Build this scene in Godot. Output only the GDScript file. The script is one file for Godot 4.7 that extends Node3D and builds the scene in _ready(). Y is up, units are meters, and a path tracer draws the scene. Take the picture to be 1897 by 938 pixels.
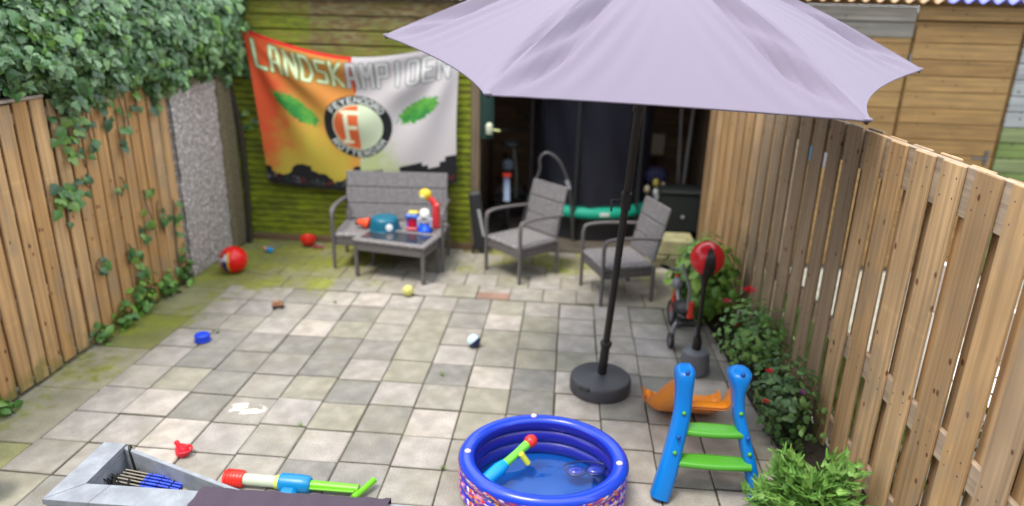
extends Node3D

# ---------------------------------------------------------------- mesh builder
class MB:
	var v := PackedVector3Array()
	var n := PackedVector3Array()
	var uv := PackedVector2Array()
	var ix := PackedInt32Array()

	func tri(a: Vector3, b: Vector3, c: Vector3, out: Vector3) -> void:
		var nn := (c - a).cross(b - a)
		if nn.length_squared() < 1e-16:
			return
		nn = nn.normalized()
		var k := v.size()
		if nn.dot(out) < 0.0:
			nn = -nn
			v.append_array([a, c, b])
		else:
			v.append_array([a, b, c])
		n.append_array([nn, nn, nn])
		uv.append_array([Vector2.ZERO, Vector2.ZERO, Vector2.ZERO])
		ix.append_array([k, k + 1, k + 2])

	func quad(a: Vector3, b: Vector3, c: Vector3, d: Vector3, out: Vector3) -> void:
		var nn := (c - a).cross(b - a)
		if nn.length_squared() < 1e-16:
			nn = (d - a).cross(c - a)
		nn = nn.normalized()
		var k := v.size()
		if nn.dot(out) < 0.0:
			nn = -nn
			v.append_array([a, d, c, b])
			uv.append_array([Vector2(0, 1), Vector2(0, 0), Vector2(1, 0), Vector2(1, 1)])
		else:
			v.append_array([a, b, c, d])
			uv.append_array([Vector2(0, 1), Vector2(1, 1), Vector2(1, 0), Vector2(0, 0)])
		n.append_array([nn, nn, nn, nn])
		ix.append_array([k, k + 1, k + 2, k, k + 2, k + 3])

	# chamfered box
	func box(c: Vector3, s: Vector3, bev := 0.0, bs := Basis()) -> MB:
		var h := s * 0.5
		var b := minf(bev, minf(h.x, minf(h.y, h.z)) * 0.9)
		var ax := [Vector3.RIGHT, Vector3.UP, Vector3.BACK]
		for i in 3:
			for sg in [-1.0, 1.0]:
				var u: Vector3 = ax[(i + 1) % 3]
				var w: Vector3 = ax[(i + 2) % 3]
				var nn: Vector3 = ax[i] * sg
				var ctr: Vector3 = nn * h[i]
				var du: Vector3 = u * (h[(i + 1) % 3] - b)
				var dw: Vector3 = w * (h[(i + 2) % 3] - b)
				quad(c + bs * (ctr - du - dw), c + bs * (ctr + du - dw), c + bs * (ctr + du + dw), c + bs * (ctr - du + dw), bs * nn)
		if b > 0.0:
			for i in 3:
				var j := (i + 1) % 3
				var k := (i + 2) % 3
				for s1 in [-1.0, 1.0]:
					for s2 in [-1.0, 1.0]:
						var p := Vector3.ZERO
						p[j] = s1 * h[j]
						p[k] = s2 * (h[k] - b)
						var q := Vector3.ZERO
						q[j] = s1 * (h[j] - b)
						q[k] = s2 * h[k]
						var e := Vector3.ZERO
						e[i] = h[i] - b
						quad(c + bs * (p - e), c + bs * (q - e), c + bs * (q + e), c + bs * (p + e), bs * (p + q))
			for s0 in [-1.0, 1.0]:
				for s1 in [-1.0, 1.0]:
					for s2 in [-1.0, 1.0]:
						var sg := Vector3(s0, s1, s2)
						var a := Vector3(h.x, h.y - b, h.z - b) * sg
						var d := Vector3(h.x - b, h.y, h.z - b) * sg
						var f := Vector3(h.x - b, h.y - b, h.z) * sg
						tri(c + bs * a, c + bs * d, c + bs * f, bs * sg)
		return self

	# smooth sheet of rows of points
	func grid(p: Array, close_c := false, flip := false) -> MB:
		var rows := p.size()
		var cols: int = p[0].size()
		var k := v.size()
		for r in rows:
			for c in cols:
				var c0 := (c - 1 + cols) % cols if close_c else maxi(c - 1, 0)
				var c1 := (c + 1) % cols if close_c else mini(c + 1, cols - 1)
				var dc: Vector3 = p[r][c1] - p[r][c0]
				if dc.length_squared() < 1e-14:
					var rr := mini(r + 1, rows - 1) if r < rows / 2 else maxi(r - 1, 0)
					dc = p[rr][c1] - p[rr][c0]
				var dr: Vector3 = p[mini(r + 1, rows - 1)][c] - p[maxi(r - 1, 0)][c]
				var nn := dr.cross(dc)
				if nn.length_squared() < 1e-20:
					nn = Vector3.UP
				nn = nn.normalized()
				v.append(p[r][c])
				n.append(-nn if flip else nn)
				uv.append(Vector2(float(c) / (cols if close_c else cols - 1), float(r) / (rows - 1)))
		for r in rows - 1:
			for c in (cols if close_c else cols - 1):
				var c1 := (c + 1) % cols
				var a := k + r * cols + c
				var b := k + r * cols + c1
				var d := k + (r + 1) * cols + c
				var e := k + (r + 1) * cols + c1
				if flip:
					ix.append_array([a, d, b, b, d, e])
				else:
					ix.append_array([a, b, d, b, e, d])
		return self

	func fan(ring: Array, out: Vector3) -> void:
		var m := Vector3.ZERO
		for q in ring:
			m += q
		m /= ring.size()
		for i in ring.size():
			tri(m, ring[i], ring[(i + 1) % ring.size()], out)

	func tube(path: Array, rad, sides := 10, caps := true) -> MB:
		var rows := []
		var t0: Vector3 = (path[1] - path[0]).normalized()
		var u := t0.cross(Vector3.UP if absf(t0.y) < 0.9 else Vector3.RIGHT).normalized()
		for i in path.size():
			var t: Vector3 = (path[mini(i + 1, path.size() - 1)] - path[maxi(i - 1, 0)]).normalized()
			u = (u - t * u.dot(t)).normalized()
			var w := t.cross(u)
			var r: float = rad[i] if rad is Array else rad
			var ring := []
			for k in sides:
				var a := TAU * k / sides
				ring.append(path[i] + (u * cos(a) + w * sin(a)) * r)
			rows.append(ring)
		grid(rows, true, false)
		if caps:
			fan(rows[0], -t0)
			fan(rows[-1], (path[-1] - path[-2]).normalized())
		return self

	# sweep of an ellipse: rx along x, rz along the in-plane perpendicular
	func sweep(path: Array, rx: Array, rz: Array, side := Vector3.RIGHT, sides := 16) -> MB:
		var rows := []
		for i in path.size():
			var t: Vector3 = (path[mini(i + 1, path.size() - 1)] - path[maxi(i - 1, 0)]).normalized()
			var sd := (side - t * side.dot(t)).normalized()
			var w := t.cross(sd)
			var ring := []
			for k in sides:
				var a := TAU * k / sides
				var ca := cos(a)
				var sa := sin(a)
				ring.append(path[i] + sd * rx[i] * signf(ca) * pow(absf(ca), 0.7) + w * rz[i] * signf(sa) * pow(absf(sa), 0.7))
			rows.append(ring)
		grid(rows, true, false)
		fan(rows[0], path[0] - path[1])
		fan(rows[-1], path[-1] - path[-2])
		return self

	# profile of (radius, height)
	func lathe(prof: Array, sides := 24, c := Vector3.ZERO, bs := Basis()) -> MB:
		var rows := []
		for q in prof:
			var ring := []
			for k in sides:
				var a := TAU * k / sides
				ring.append(c + bs * Vector3(cos(a) * q.x, q.y, -sin(a) * q.x))
			rows.append(ring)
		grid(rows, true, false)
		return self

	func ball(c: Vector3, r: Vector3, sides := 20, rings := 12, bs := Basis()) -> MB:
		var rows := []
		for i in rings + 1:
			var b := -PI / 2 + PI * i / rings
			var ring := []
			for k in sides:
				var a := TAU * k / sides
				ring.append(c + bs * (Vector3(cos(a) * cos(b), sin(b), -sin(a) * cos(b)) * r))
			rows.append(ring)
		grid(rows, true, false)
		return self

	# flat outline in the plane (u, w), thickness d along u x w
	func plate(poly: PackedVector2Array, c: Vector3, u: Vector3, w: Vector3, d: float) -> MB:
		var nn := u.cross(w).normalized()
		var t := Geometry2D.triangulate_polygon(poly)
		for s in [-0.5, 0.5]:
			for i in range(0, t.size(), 3):
				tri(c + u * poly[t[i]].x + w * poly[t[i]].y + nn * d * s, c + u * poly[t[i + 1]].x + w * poly[t[i + 1]].y + nn * d * s, c + u * poly[t[i + 2]].x + w * poly[t[i + 2]].y + nn * d * s, nn * s)
		var m := Vector2.ZERO
		for q in poly:
			m += q
		m /= poly.size()
		for i in poly.size():
			var p := poly[i]
			var q := poly[(i + 1) % poly.size()]
			var o := ((p + q) * 0.5 - m)
			quad(c + u * p.x + w * p.y - nn * d * 0.5, c + u * q.x + w * q.y - nn * d * 0.5, c + u * q.x + w * q.y + nn * d * 0.5, c + u * p.x + w * p.y + nn * d * 0.5, u * o.x + w * o.y)
		return self

	func planar(u: Vector3, w: Vector3, o: Vector2, s: Vector2) -> MB:
		for i in v.size():
			uv[i] = Vector2((v[i].dot(u) - o.x) / s.x, (v[i].dot(w) - o.y) / s.y)
		return self

	func mesh() -> ArrayMesh:
		var a := []
		a.resize(Mesh.ARRAY_MAX)
		a[Mesh.ARRAY_VERTEX] = v
		a[Mesh.ARRAY_NORMAL] = n
		a[Mesh.ARRAY_TEX_UV] = uv
		a[Mesh.ARRAY_INDEX] = ix
		var m := ArrayMesh.new()
		m.add_surface_from_arrays(Mesh.PRIMITIVE_TRIANGLES, a)
		return m

# ---------------------------------------------------------------- naming
var rng := RandomNumberGenerator.new()
var used := {}

func numbered(p: Node, called: String) -> String:
	var key := str(p.get_instance_id()) + called
	var k: int = used.get(key, 0)
	used[key] = k + 1
	return called if k == 0 else "%s_%03d" % [called, k]

func obj(called: String, m, mat: Material, parent: Node = self) -> MeshInstance3D:
	var o := MeshInstance3D.new()
	o.name = numbered(parent, called)
	o.mesh = m.mesh() if m is MB else m
	o.material_override = mat
	parent.add_child(o, true)
	return o

func tag(o: Node, label: String, category: String, group := "") -> Node:
	o.set_meta("label", label)
	o.set_meta("category", category)
	if group:
		o.set_meta("group", group)
	return o

func thing(called: String, label: String, category: String, at := Vector3.ZERO, turn := 0.0, group := "") -> Node3D:
	var o := Node3D.new()
	o.name = numbered(self, called)
	add_child(o, true)
	o.position = at
	o.rotation.y = turn
	tag(o, label, category, group)
	return o

func struct(called: String, m, mat: Material, parent: Node = self) -> MeshInstance3D:
	var o := obj(called, m, mat, parent)
	if parent == self:
		o.set_meta("kind", "structure")
	return o

func copies(called: String, m: Mesh, mat: Material, xf: Array, cols: Array, parent: Node) -> MultiMeshInstance3D:
	var mm := MultiMesh.new()
	mm.transform_format = MultiMesh.TRANSFORM_3D
	mm.use_colors = true
	mm.mesh = m
	mm.instance_count = xf.size()
	for i in xf.size():
		mm.set_instance_transform(i, xf[i])
		mm.set_instance_color(i, cols[i])
	var o := MultiMeshInstance3D.new()
	o.name = numbered(parent, called)
	o.multimesh = mm
	o.material_override = mat
	o.set_meta("kind", "stuff")
	parent.add_child(o, true)
	return o

# ---------------------------------------------------------------- textures and materials
func lin(r: float, g: float, b: float) -> Color:
	return Color(r, g, b).linear_to_srgb()

func noise(sd: int, freq: float, w: int, h: int, oct := 4, kind := FastNoiseLite.TYPE_SIMPLEX_SMOOTH) -> Image:
	var f := FastNoiseLite.new()
	f.seed = sd
	f.frequency = freq
	f.fractal_octaves = oct
	f.noise_type = kind
	return f.get_seamless_image(w, h)

# grey picture whose values run from lo to hi
func grey(im: Image, lo: float, hi: float, gain := 1.0) -> Image:
	im.convert(Image.FORMAT_L8)
	var d := im.get_data()
	var lut := PackedByteArray()
	for i in 256:
		lut.append(int(clampf(lerpf(lo, hi, clampf((i / 255.0 - 0.5) * gain + 0.5, 0, 1)), 0, 1) * 255.0))
	for i in d.size():
		d[i] = lut[d[i]]
	return Image.create_from_data(im.get_width(), im.get_height(), false, Image.FORMAT_L8, d)

func multiply(a: Image, b: Image) -> Image:
	var da := a.get_data()
	var db := b.get_data()
	for i in da.size():
		da[i] = int(da[i]) * int(db[i]) / 255
	return Image.create_from_data(a.get_width(), a.get_height(), false, Image.FORMAT_L8, da)

func tex(im: Image) -> ImageTexture:
	var c: Image = im.duplicate()
	c.convert(Image.FORMAT_RGB8 if im.get_format() == Image.FORMAT_L8 else im.get_format())
	return ImageTexture.create_from_image(c)

var t_grain_v: Texture2D
var t_grain_h: Texture2D
var t_conc: Texture2D
var t_fine: Texture2D
var t_rough: Texture2D
var t_weave: Texture2D
var t_moss: Texture2D
var t_clad: Texture2D
var t_wear: Texture2D

func plain(c: Color, rough := 0.5, metal := 0.0) -> StandardMaterial3D:
	var m := StandardMaterial3D.new()
	m.albedo_color = c
	m.roughness = rough
	m.metallic = metal
	return m

func tri_mat(c: Color, t: Texture2D, scale: Vector3, rough := 0.8, relief := 0.0, world := true, off := Vector3.ZERO) -> StandardMaterial3D:
	var m := plain(c, rough)
	m.albedo_texture = t
	m.uv1_triplanar = true
	m.uv1_world_triplanar = world
	m.uv1_scale = scale
	m.uv1_offset = off
	m.uv1_triplanar_sharpness = 8.0
	if relief > 0.0:
		m.heightmap_enabled = true
		m.heightmap_texture = t
		m.heightmap_scale = relief
	return m

func cloth_like(c: Color, scale := 6.0) -> StandardMaterial3D:
	return tri_mat(c, t_fine, Vector3.ONE * scale, 0.9, 0.1, false)

func make_textures() -> void:
	var g := grey(noise(11, 0.03, 512, 32, 5), 0.82, 1.0, 1.3)
	g.resize(512, 512, Image.INTERPOLATE_CUBIC)
	var g2 := grey(noise(12, 0.006, 512, 512, 3), 0.88, 1.0, 1.4)
	g = multiply(g, g2)
	g.convert(Image.FORMAT_RGB8)
	for k in 18:   # knots
		var cx := rng.randi_range(20, 490)
		var cy := rng.randi_range(20, 490)
		var rx := rng.randf_range(8, 13)
		for y in range(-7, 8):
			for x in range(-14, 15):
				var d := Vector2(x / rx, y / (rx * 0.34)).length()
				if d < 1.0:
					var p := g.get_pixel(posmod(cx + x, 512), posmod(cy + y, 512))
					g.set_pixel(posmod(cx + x, 512), posmod(cy + y, 512), p.lerp(p * Color(0.6, 0.48, 0.38), smoothstep(1.0, 0.45, d)))
	t_grain_v = tex(g)
	var h: Image = g.duplicate()
	h.rotate_90(CLOCKWISE)
	t_grain_h = tex(h)
	var c1 := grey(noise(21, 0.008, 512, 512, 5), 0.86, 1.0, 1.4)
	var c2 := grey(noise(22, 0.12, 512, 512, 3), 0.88, 1.0, 1.3)
	t_conc = tex(multiply(c1, c2))
	t_fine = tex(grey(noise(23, 0.08, 256, 256, 4), 0.82, 1.0, 1.4))
	t_rough = tex(multiply(grey(noise(24, 0.05, 512, 512, 3, FastNoiseLite.TYPE_CELLULAR), 0.60, 1.0, 1.6), grey(noise(25, 0.02, 512, 512, 4), 0.78, 1.0, 1.5)))
	# rattan weave: flat strands over and under
	var w := Image.create(256, 256, false, Image.FORMAT_L8)
	for y in 256:
		for x in 256:
			var row := y / 16
			var fy := absf((y % 16) / 15.0 - 0.5) * 2.0
			var xx := (x + (row % 2) * 32) % 64
			var fx := absf(xx / 63.0 - 0.5) * 2.0
			var q := (1.0 - 0.65 * pow(fy, 4.0)) * (0.62 + 0.38 * (1.0 - pow(fx, 5.0)))
			w.set_pixel(x, y, Color(q, q, q))
	t_weave = tex(multiply(w, grey(noise(26, 0.03, 256, 256, 3), 0.75, 1.0, 1.5)))
	make_moss()
	make_cladding()
	make_wear()

# moss and dirt that lie on the paving, 8 m x 8 m laid over x -4..4, z -8..0
func make_moss() -> void:
	var n1 := FastNoiseLite.new()
	n1.seed = 5
	n1.frequency = 1.6
	n1.fractal_octaves = 4
	var n2 := FastNoiseLite.new()
	n2.seed = 6
	n2.frequency = 9.0
	n2.fractal_octaves = 3
	var s := 768
	var im := Image.create(s, s, false, Image.FORMAT_RGBA8)
	for j in s:
		for i in s:
			var x := -4.0 + 8.0 * i / s
			var z := -8.0 + 8.0 * j / s
			var a := n1.get_noise_2d(x, z)
			var b := n2.get_noise_2d(x, z)
			var p := -0.62
			p = maxf(p, 0.42 - absf(x + 3.38) * 1.2 - (0.25 if z > -3.9 else 0.0))
			p = maxf(p, 0.50 - maxf(0.0, z + 5.75) * 3.0 - maxf(0.0, x + 2.4) * 0.8)
			p = maxf(p, 0.1 - maxf(0.0, z + 6.3) * 2.2 - absf(x) * 0.12)
			var mval := p + a * 0.75 + b * 0.5
			var cov := clampf(mval * 1.5, 0.0, 0.93)
			var thin := clampf((mval + 0.75) * 0.32, 0.0, 0.32 if x > -3.0 else 0.5)
			var col := Color(0.53, 0.56, 0.16).lerp(Color(0.46, 0.46, 0.24), clampf(0.5 + b * 1.3 - a * 0.8, 0, 1))
			if cov < thin:
				col = Color(0.50, 0.48, 0.35)
				cov = thin
			var d := Vector2(x + 1.97, z + 3.715)
			var e := (d / Vector2(0.15, 0.075)).length()
			if e < 1.0 and b > -0.12:
				col = Color(0.9, 0.86, 0.86)
				cov = 0.75 * smoothstep(1.0, 0.7, e)
			im.set_pixel(i, j, Color(col.r, col.g, col.b, cov))
	t_moss = ImageTexture.create_from_image(im)

# grey weathering streaks on fence boards and green algae near the soil, 2 m x 2 m
func make_wear() -> void:
	var st := noise(41, 0.02, 512, 64, 4)
	st.resize(512, 512, Image.INTERPOLATE_CUBIC)
	var pa := noise(42, 0.012, 512, 512, 4)
	var im := Image.create(512, 512, false, Image.FORMAT_RGBA8)
	for j in 512:
		var y := 2.0 * (1.0 - j / 511.0)
		for i in 512:
			var a := st.get_pixel(i, j).r
			var b := pa.get_pixel(i, j).r
			var w := clampf((a * 0.7 + b * 0.6 - 0.66) * 1.7, 0.0, 0.55)
			var c := Color(0.56, 0.50, 0.42)
			var g := clampf((0.16 - y + (b - 0.5) * 0.35 + (a - 0.5) * 0.2) * 5.0, 0.0, 0.75)
			if g > w:
				c = Color(0.42, 0.42, 0.20)
				w = g
			im.set_pixel(i, j, Color(c.r, c.g, c.b, w))
	t_wear = ImageTexture.create_from_image(im)

# weathered, algae-green shed front laid over x -3.5..-0.9, y 0..2.6
func make_cladding() -> void:
	var n1 := FastNoiseLite.new()
	n1.seed = 15
	n1.frequency = 1.4
	n1.fractal_octaves = 4
	var n2 := FastNoiseLite.new()
	n2.seed = 16
	n2.frequency = 6.0
	n2.fractal_octaves = 4
	var w := 520
	var h := 520
	var im := Image.create(w, h, false, Image.FORMAT_RGB8)
	for j in h:
		for i in w:
			var x := -3.5 + 2.6 * i / w
			var y := 2.6 - 2.6 * j / h
			var a := n1.get_noise_2d(x * 0.7, y * 2.0)
			var b := n2.get_noise_2d(x * 1.1, y * 3.0)
			var gr := n2.get_noise_2d(x * 0.35 + 40.0, y * 14.0)
			var green := 1.0 - maxf(0.0, y - 1.2) * 0.6 + a * 0.9 + b * 0.35
			if x < -2.6:
				green += 0.45
			if x > -1.15:
				green += 0.45
			if y > 2.0 and x > -2.7:
				green -= 0.08
			green = clampf(green * 1.2 - 0.2, 0.0, 1.0)
			var wood := Color(0.48, 0.38, 0.23).lerp(Color(0.55, 0.51, 0.36), clampf(0.5 + b * 1.6, 0, 1))
			var moss := Color(0.60, 0.66, 0.10).lerp(Color(0.42, 0.46, 0.12), clampf(0.45 + a * 0.9 + b * 0.8, 0, 1))
			var c := wood.lerp(moss, green) * (0.86 + gr * 0.3)
			im.set_pixel(i, j, Color(c.r, c.g, c.b))
	t_clad = tex(im)

# ---------------------------------------------------------------- scene
var M := {}

func _ready() -> void:
	rng.seed = 7
	# camera
	var cam := Camera3D.new()
	cam.name = "camera"
	cam.position = Vector3(0, 2.435, 0)
	cam.basis = Basis(Vector3.UP, 0.0775) * Basis(Vector3.RIGHT, -0.3357) * Basis(Vector3.BACK, 0.0249)
	cam.fov = 39.96
	cam.near = 0.05
	cam.far = 400.0
	var att := CameraAttributesPhysical.new()
	att.frustum_focal_length = 33.0
	att.frustum_focus_distance = 3.1
	att.exposure_aperture = 1.1
	cam.attributes = att
	add_child(cam)
	cam.current = true
	# overcast sky
	var we := WorldEnvironment.new()
	we.name = "environment"
	var env := Environment.new()
	env.background_mode = Environment.BG_SKY
	var sky := Sky.new()
	var sm := ProceduralSkyMaterial.new()
	sm.sky_top_color = Color(0.90, 0.93, 0.97)
	sm.sky_horizon_color = Color(0.86, 0.88, 0.90)
	sm.sky_curve = 0.3
	sm.ground_horizon_color = Color(0.40, 0.40, 0.38)
	sm.ground_bottom_color = Color(0.25, 0.25, 0.23)
	sm.sky_energy_multiplier = 1.0
	sky.sky_material = sm
	env.sky = sky
	env.tonemap_mode = Environment.TONE_MAPPER_LINEAR
	env.tonemap_exposure = 3.15
	env.sdfgi_enabled = true
	env.ssao_enabled = true
	env.ssil_enabled = true
	we.environment = env
	add_child(we)
	var sun := DirectionalLight3D.new()
	sun.name = "sun"
	sun.light_energy = 0.4
	sun.light_color = Color(1.0, 0.97, 0.92)
	sun.light_angular_distance = 20.0
	sun.shadow_enabled = true
	sun.basis = Basis.looking_at(Vector3(0.25, -1.0, -0.32).normalized(), Vector3.RIGHT)
	add_child(sun)

	make_textures()
	ground()
	house()
	left_fences()
	right_fence()
	rough_wall()
	shed()
	neighbour_shed()
	banner()
	furniture()
	parasol()
	pool()
	slide()
	punch_ball()
	tricycle()
	planter_box()
	small_toys()
	shed_contents()
	neighbour_garden()
	ivy()
	plants()

# ---------------------------------------------------------------- ground
func ground() -> void:
	var m := tri_mat(lin(0.16, 0.15, 0.12), t_conc, Vector3.ONE * 0.7, 0.95)
	struct("ground", MB.new().box(Vector3(0, -0.16, 0), Vector3(240, 0.2, 240)), m)
	var bed := tri_mat(lin(0.13, 0.115, 0.085), t_rough, Vector3.ONE * 2.5, 0.95, 0.3)
	bed.detail_enabled = true
	bed.detail_albedo = t_moss
	bed.detail_uv_layer = BaseMaterial3D.DETAIL_UV_2
	bed.uv2_triplanar = true
	bed.uv2_world_triplanar = true
	bed.uv2_scale = Vector3.ONE / 8.0
	bed.uv2_offset = Vector3(0.5, 0.5, 1.0)
	var patio := struct("patio", MB.new().box(Vector3(-0.9, -0.035, -4.6), Vector3(5.3, 0.056, 5.3)), bed)
	var cols := [Color(0.37, 0.345, 0.31), Color(0.43, 0.395, 0.355), Color(0.485, 0.445, 0.405), Color(0.54, 0.49, 0.445), Color(0.39, 0.365, 0.325), Color(0.28, 0.27, 0.25), Color(0.46, 0.425, 0.395), Color(0.37, 0.35, 0.285), Color(0.315, 0.30, 0.275), Color(0.42, 0.39, 0.365)]
	var mats := []
	for c in cols:
		for k in 2:
			var t := tri_mat(lin(c.r, c.g, c.b), t_conc, Vector3.ONE * (1.1 + 0.35 * k), 0.9, 0.12, true, Vector3(rng.randf(), rng.randf(), rng.randf()))
			t.detail_enabled = true
			t.detail_albedo = t_moss
			t.detail_uv_layer = BaseMaterial3D.DETAIL_UV_2
			t.uv2_triplanar = true
			t.uv2_world_triplanar = true
			t.uv2_scale = Vector3.ONE / 8.0
			t.uv2_offset = Vector3(0.5, 0.5, 1.0)
			mats.append(t)
	M.tiles = mats
	var mossy := func(c: Color) -> StandardMaterial3D:
		var t: StandardMaterial3D = mats[0].duplicate()
		t.albedo_color = lin(c.r, c.g, c.b)
		return t
	var greens := []
	for c in [Color(0.27, 0.285, 0.09), Color(0.30, 0.29, 0.17), Color(0.22, 0.22, 0.11), Color(0.33, 0.34, 0.11), Color(0.34, 0.32, 0.22)]:
		greens.append(mossy.call(c))
	var tile := MB.new().box(Vector3.ZERO, Vector3(0.293, 0.05, 0.293), 0.004).mesh()
	var tile_b := MB.new().box(Vector3.ZERO, Vector3(0.291, 0.05, 0.294), 0.006).mesh()
	var half := MB.new().box(Vector3.ZERO, Vector3(0.293, 0.05, 0.143), 0.005).mesh()
	var slab := MB.new().box(Vector3.ZERO, Vector3(0.43, 0.05, 0.592), 0.006).mesh()
	var lay := func(ms: Mesh, x: float, z: float, mt: Material) -> void:
		var o := obj("tile", ms, mt, patio)
		o.position = Vector3(x + rng.randf_range(-0.002, 0.002), -0.0255 + rng.randf_range(-0.0035, 0.003), z + rng.randf_range(-0.002, 0.002))
		o.rotation = Vector3(rng.randf_range(-0.006, 0.006), rng.randf_range(-0.008, 0.008), rng.randf_range(-0.006, 0.006))
	var p_last := 3
	for k in range(-10, 6):
		var x := k * 0.3 - 0.009 + 0.15
		var dz := rng.randf_range(-0.012, 0.012)
		var zz := -2.02
		var row := 0
		while zz > -5.6:
			var z0 := zz - 0.156 + dz
			var mi := rng.randi_range(0, mats.size() - 1)
			if rng.randf() < 0.25:
				mi = p_last
			p_last = mi
			lay.call(tile if rng.randf() < 0.5 else tile_b, x, z0, mats[mi])
			zz -= 0.305
			row += 1
	# rows behind, laid half a tile over
	for r in 5:
		for k in range(-10, 6):
			var x := k * 0.3 - 0.009 + (0.0 if r % 2 == 0 else 0.15)
			if r % 2 == 0 and k == -10:
				x += 0.15
			var z0 := -5.85 - 0.3 * r
			var mi := rng.randi_range(0, mats.size() - 1)
			if r == 0 and k == -2:
				var red := tri_mat(lin(0.36, 0.22, 0.17), t_conc, Vector3.ONE * 1.3, 0.9, 0.1)
				lay.call(half, x, z0 + 0.075, red)
				lay.call(half, x, z0 - 0.075, mats[mi])
				continue
			lay.call(tile, x, z0, greens[rng.randi() % 5] if x < -1.75 - 0.2 * rng.randf() - (0.5 if r == 0 else 0.0) or (r > 2 and rng.randf() < 0.5) else mats[mi])
	var slabs := [Color(0.36, 0.34, 0.24), Color(0.30, 0.31, 0.14), Color(0.38, 0.36, 0.27), Color(0.40, 0.37, 0.26), Color(0.245, 0.265, 0.065), Color(0.33, 0.33, 0.16), Color(0.26, 0.28, 0.08), Color(0.30, 0.29, 0.15), Color(0.28, 0.28, 0.14)]
	for j in 9:
		lay.call(slab, -3.225, -2.3 - 0.6 * j, mossy.call(slabs[j]))
	# strip of bare earth under the plants by the fence
	var earth := tri_mat(lin(0.055, 0.042, 0.03), t_rough, Vector3.ONE * 3.0, 1.0, 1.0)
	var rows := []
	for i in 26:
		var z := -2.3 - 0.15 * i
		var fx := fence_x(z)
		var row := []
		for j in 5:
			row.append(Vector3(fx - 0.30 + 0.08 * j, 0.008 + 0.025 * sin(j * 0.8) + rng.randf_range(0, 0.02), z))
		rows.append(row)
	struct("earth_bed", MB.new().grid(rows), earth)

func fence_x(z: float) -> float:
	return 1.66 - 0.06 * (-3.0 - z)

# the house that the picture is taken from: its rear wall shades the near side of everything
func house() -> void:
	var brick := tri_mat(lin(0.50, 0.44, 0.38), t_rough, Vector3.ONE * 2.0, 0.9)
	var h := thing("house", "pale rendered rear wall of the house behind the photographer", "house", Vector3(0, 0, 0.75))
	obj("wall", MB.new().box(Vector3(0, 1.75, 0.15), Vector3(9, 3.5, 0.3)), brick, h)
	for x in [-2.4, 2.2]:
		for y in [1.5]:
			var w := obj("window", MB.new().box(Vector3(x, y, -0.01), Vector3(1.6, 1.4, 0.04), 0.01), plain(lin(0.7, 0.7, 0.7), 0.5), h)
			obj("pane", MB.new().box(Vector3(x, y, -0.034), Vector3(1.44, 1.24, 0.01)), plain(lin(0.03, 0.035, 0.04), 0.05), w)

# ---------------------------------------------------------------- fences
func board_mats(cols: Array, horizontal := false) -> Array:
	var out := []
	for c in cols:
		for k in 2:
			var sc := Vector3(1.7, 0.4, 1.7) if not horizontal else Vector3(0.55, 2.2, 0.55)
			var t := tri_mat(lin(c.r, c.g, c.b), t_grain_h if horizontal else t_grain_v, sc, 0.72, 0.12, true, Vector3(rng.randf(), rng.randf(), rng.randf()))
			if not horizontal:
				t.detail_enabled = true
				t.detail_albedo = t_wear
				t.detail_uv_layer = BaseMaterial3D.DETAIL_UV_2
				t.uv2_triplanar = true
				t.uv2_world_triplanar = true
				t.uv2_scale = Vector3.ONE * 0.5
			out.append(t)
	return out

func left_fences() -> void:
	var mats := board_mats([Color(0.66, 0.385, 0.165), Color(0.62, 0.35, 0.14), Color(0.70, 0.43, 0.20), Color(0.60, 0.335, 0.13)])
	var rail := tri_mat(lin(0.46, 0.31, 0.19), t_grain_h, Vector3(0.8, 2.0, 0.8), 0.8, 0.05)
	var capm := tri_mat(lin(0.60, 0.50, 0.42), t_grain_h, Vector3(0.8, 3.0, 0.8), 0.8, 0.05)
	var bm := [MB.new().box(Vector3.ZERO, Vector3(0.017, 1.80, 0.116), 0.004).mesh(), MB.new().box(Vector3.ZERO, Vector3(0.016, 1.80, 0.119), 0.005).mesh(), MB.new().box(Vector3.ZERO, Vector3(0.018, 1.80, 0.113), 0.003).mesh()]
	var labels := ["tan wooden fence panel with a pale capping rail, nearest left edge", "orange-brown wooden fence panel overgrown with trailing ivy, next to the rough wall"]
	for p in 2:
		var z1 := [-2.25, -4.39][p] as float
		var z0 := [-4.37, -5.78][p] as float
		var f := thing("wooden_fence", labels[p], "fence", Vector3(-3.46, 0, z1), 0.0, "fence panels on the left")
		var nb: int = [15, 10][p]
		var pitch := (z1 - z0) / nb
		for i in nb:
			var b := obj("board", bm[rng.randi() % 3], mats[rng.randi() % mats.size()], f)
			b.position = Vector3(rng.randf_range(-0.003, 0.003), 0.915 + rng.randf_range(-0.01, 0.008), -pitch * (i + 0.5))
			b.rotation = Vector3(rng.randf_range(-0.007, 0.007), rng.randf_range(-0.03, 0.03), 0)
		for y in [0.57, 1.16, 1.72]:
			obj("rail", MB.new().box(Vector3(-0.021, y, (z0 - z1) / 2), Vector3(0.024, 0.07, z1 - z0 - 0.01), 0.003), rail, f)
		if p == 0:
			obj("capping_rail", MB.new().box(Vector3(-0.008, 1.836, (z0 - z1) / 2 + 0.02), Vector3(0.075, 0.022, z1 - z0), 0.004), capm, f)
		obj("post", MB.new().box(Vector3(-0.130, 0.93, z0 - z1 + 0.03), Vector3(0.068, 1.86, 0.068), 0.005), rail, f)
		# rear boards that close the gaps
		for i in nb - 1:
			var b := obj("rear_board", bm[i % 3], mats[(i * 3) % mats.size()], f)
			b.position = Vector3(-0.085, 0.91, -pitch * (i + 1.0))

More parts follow.
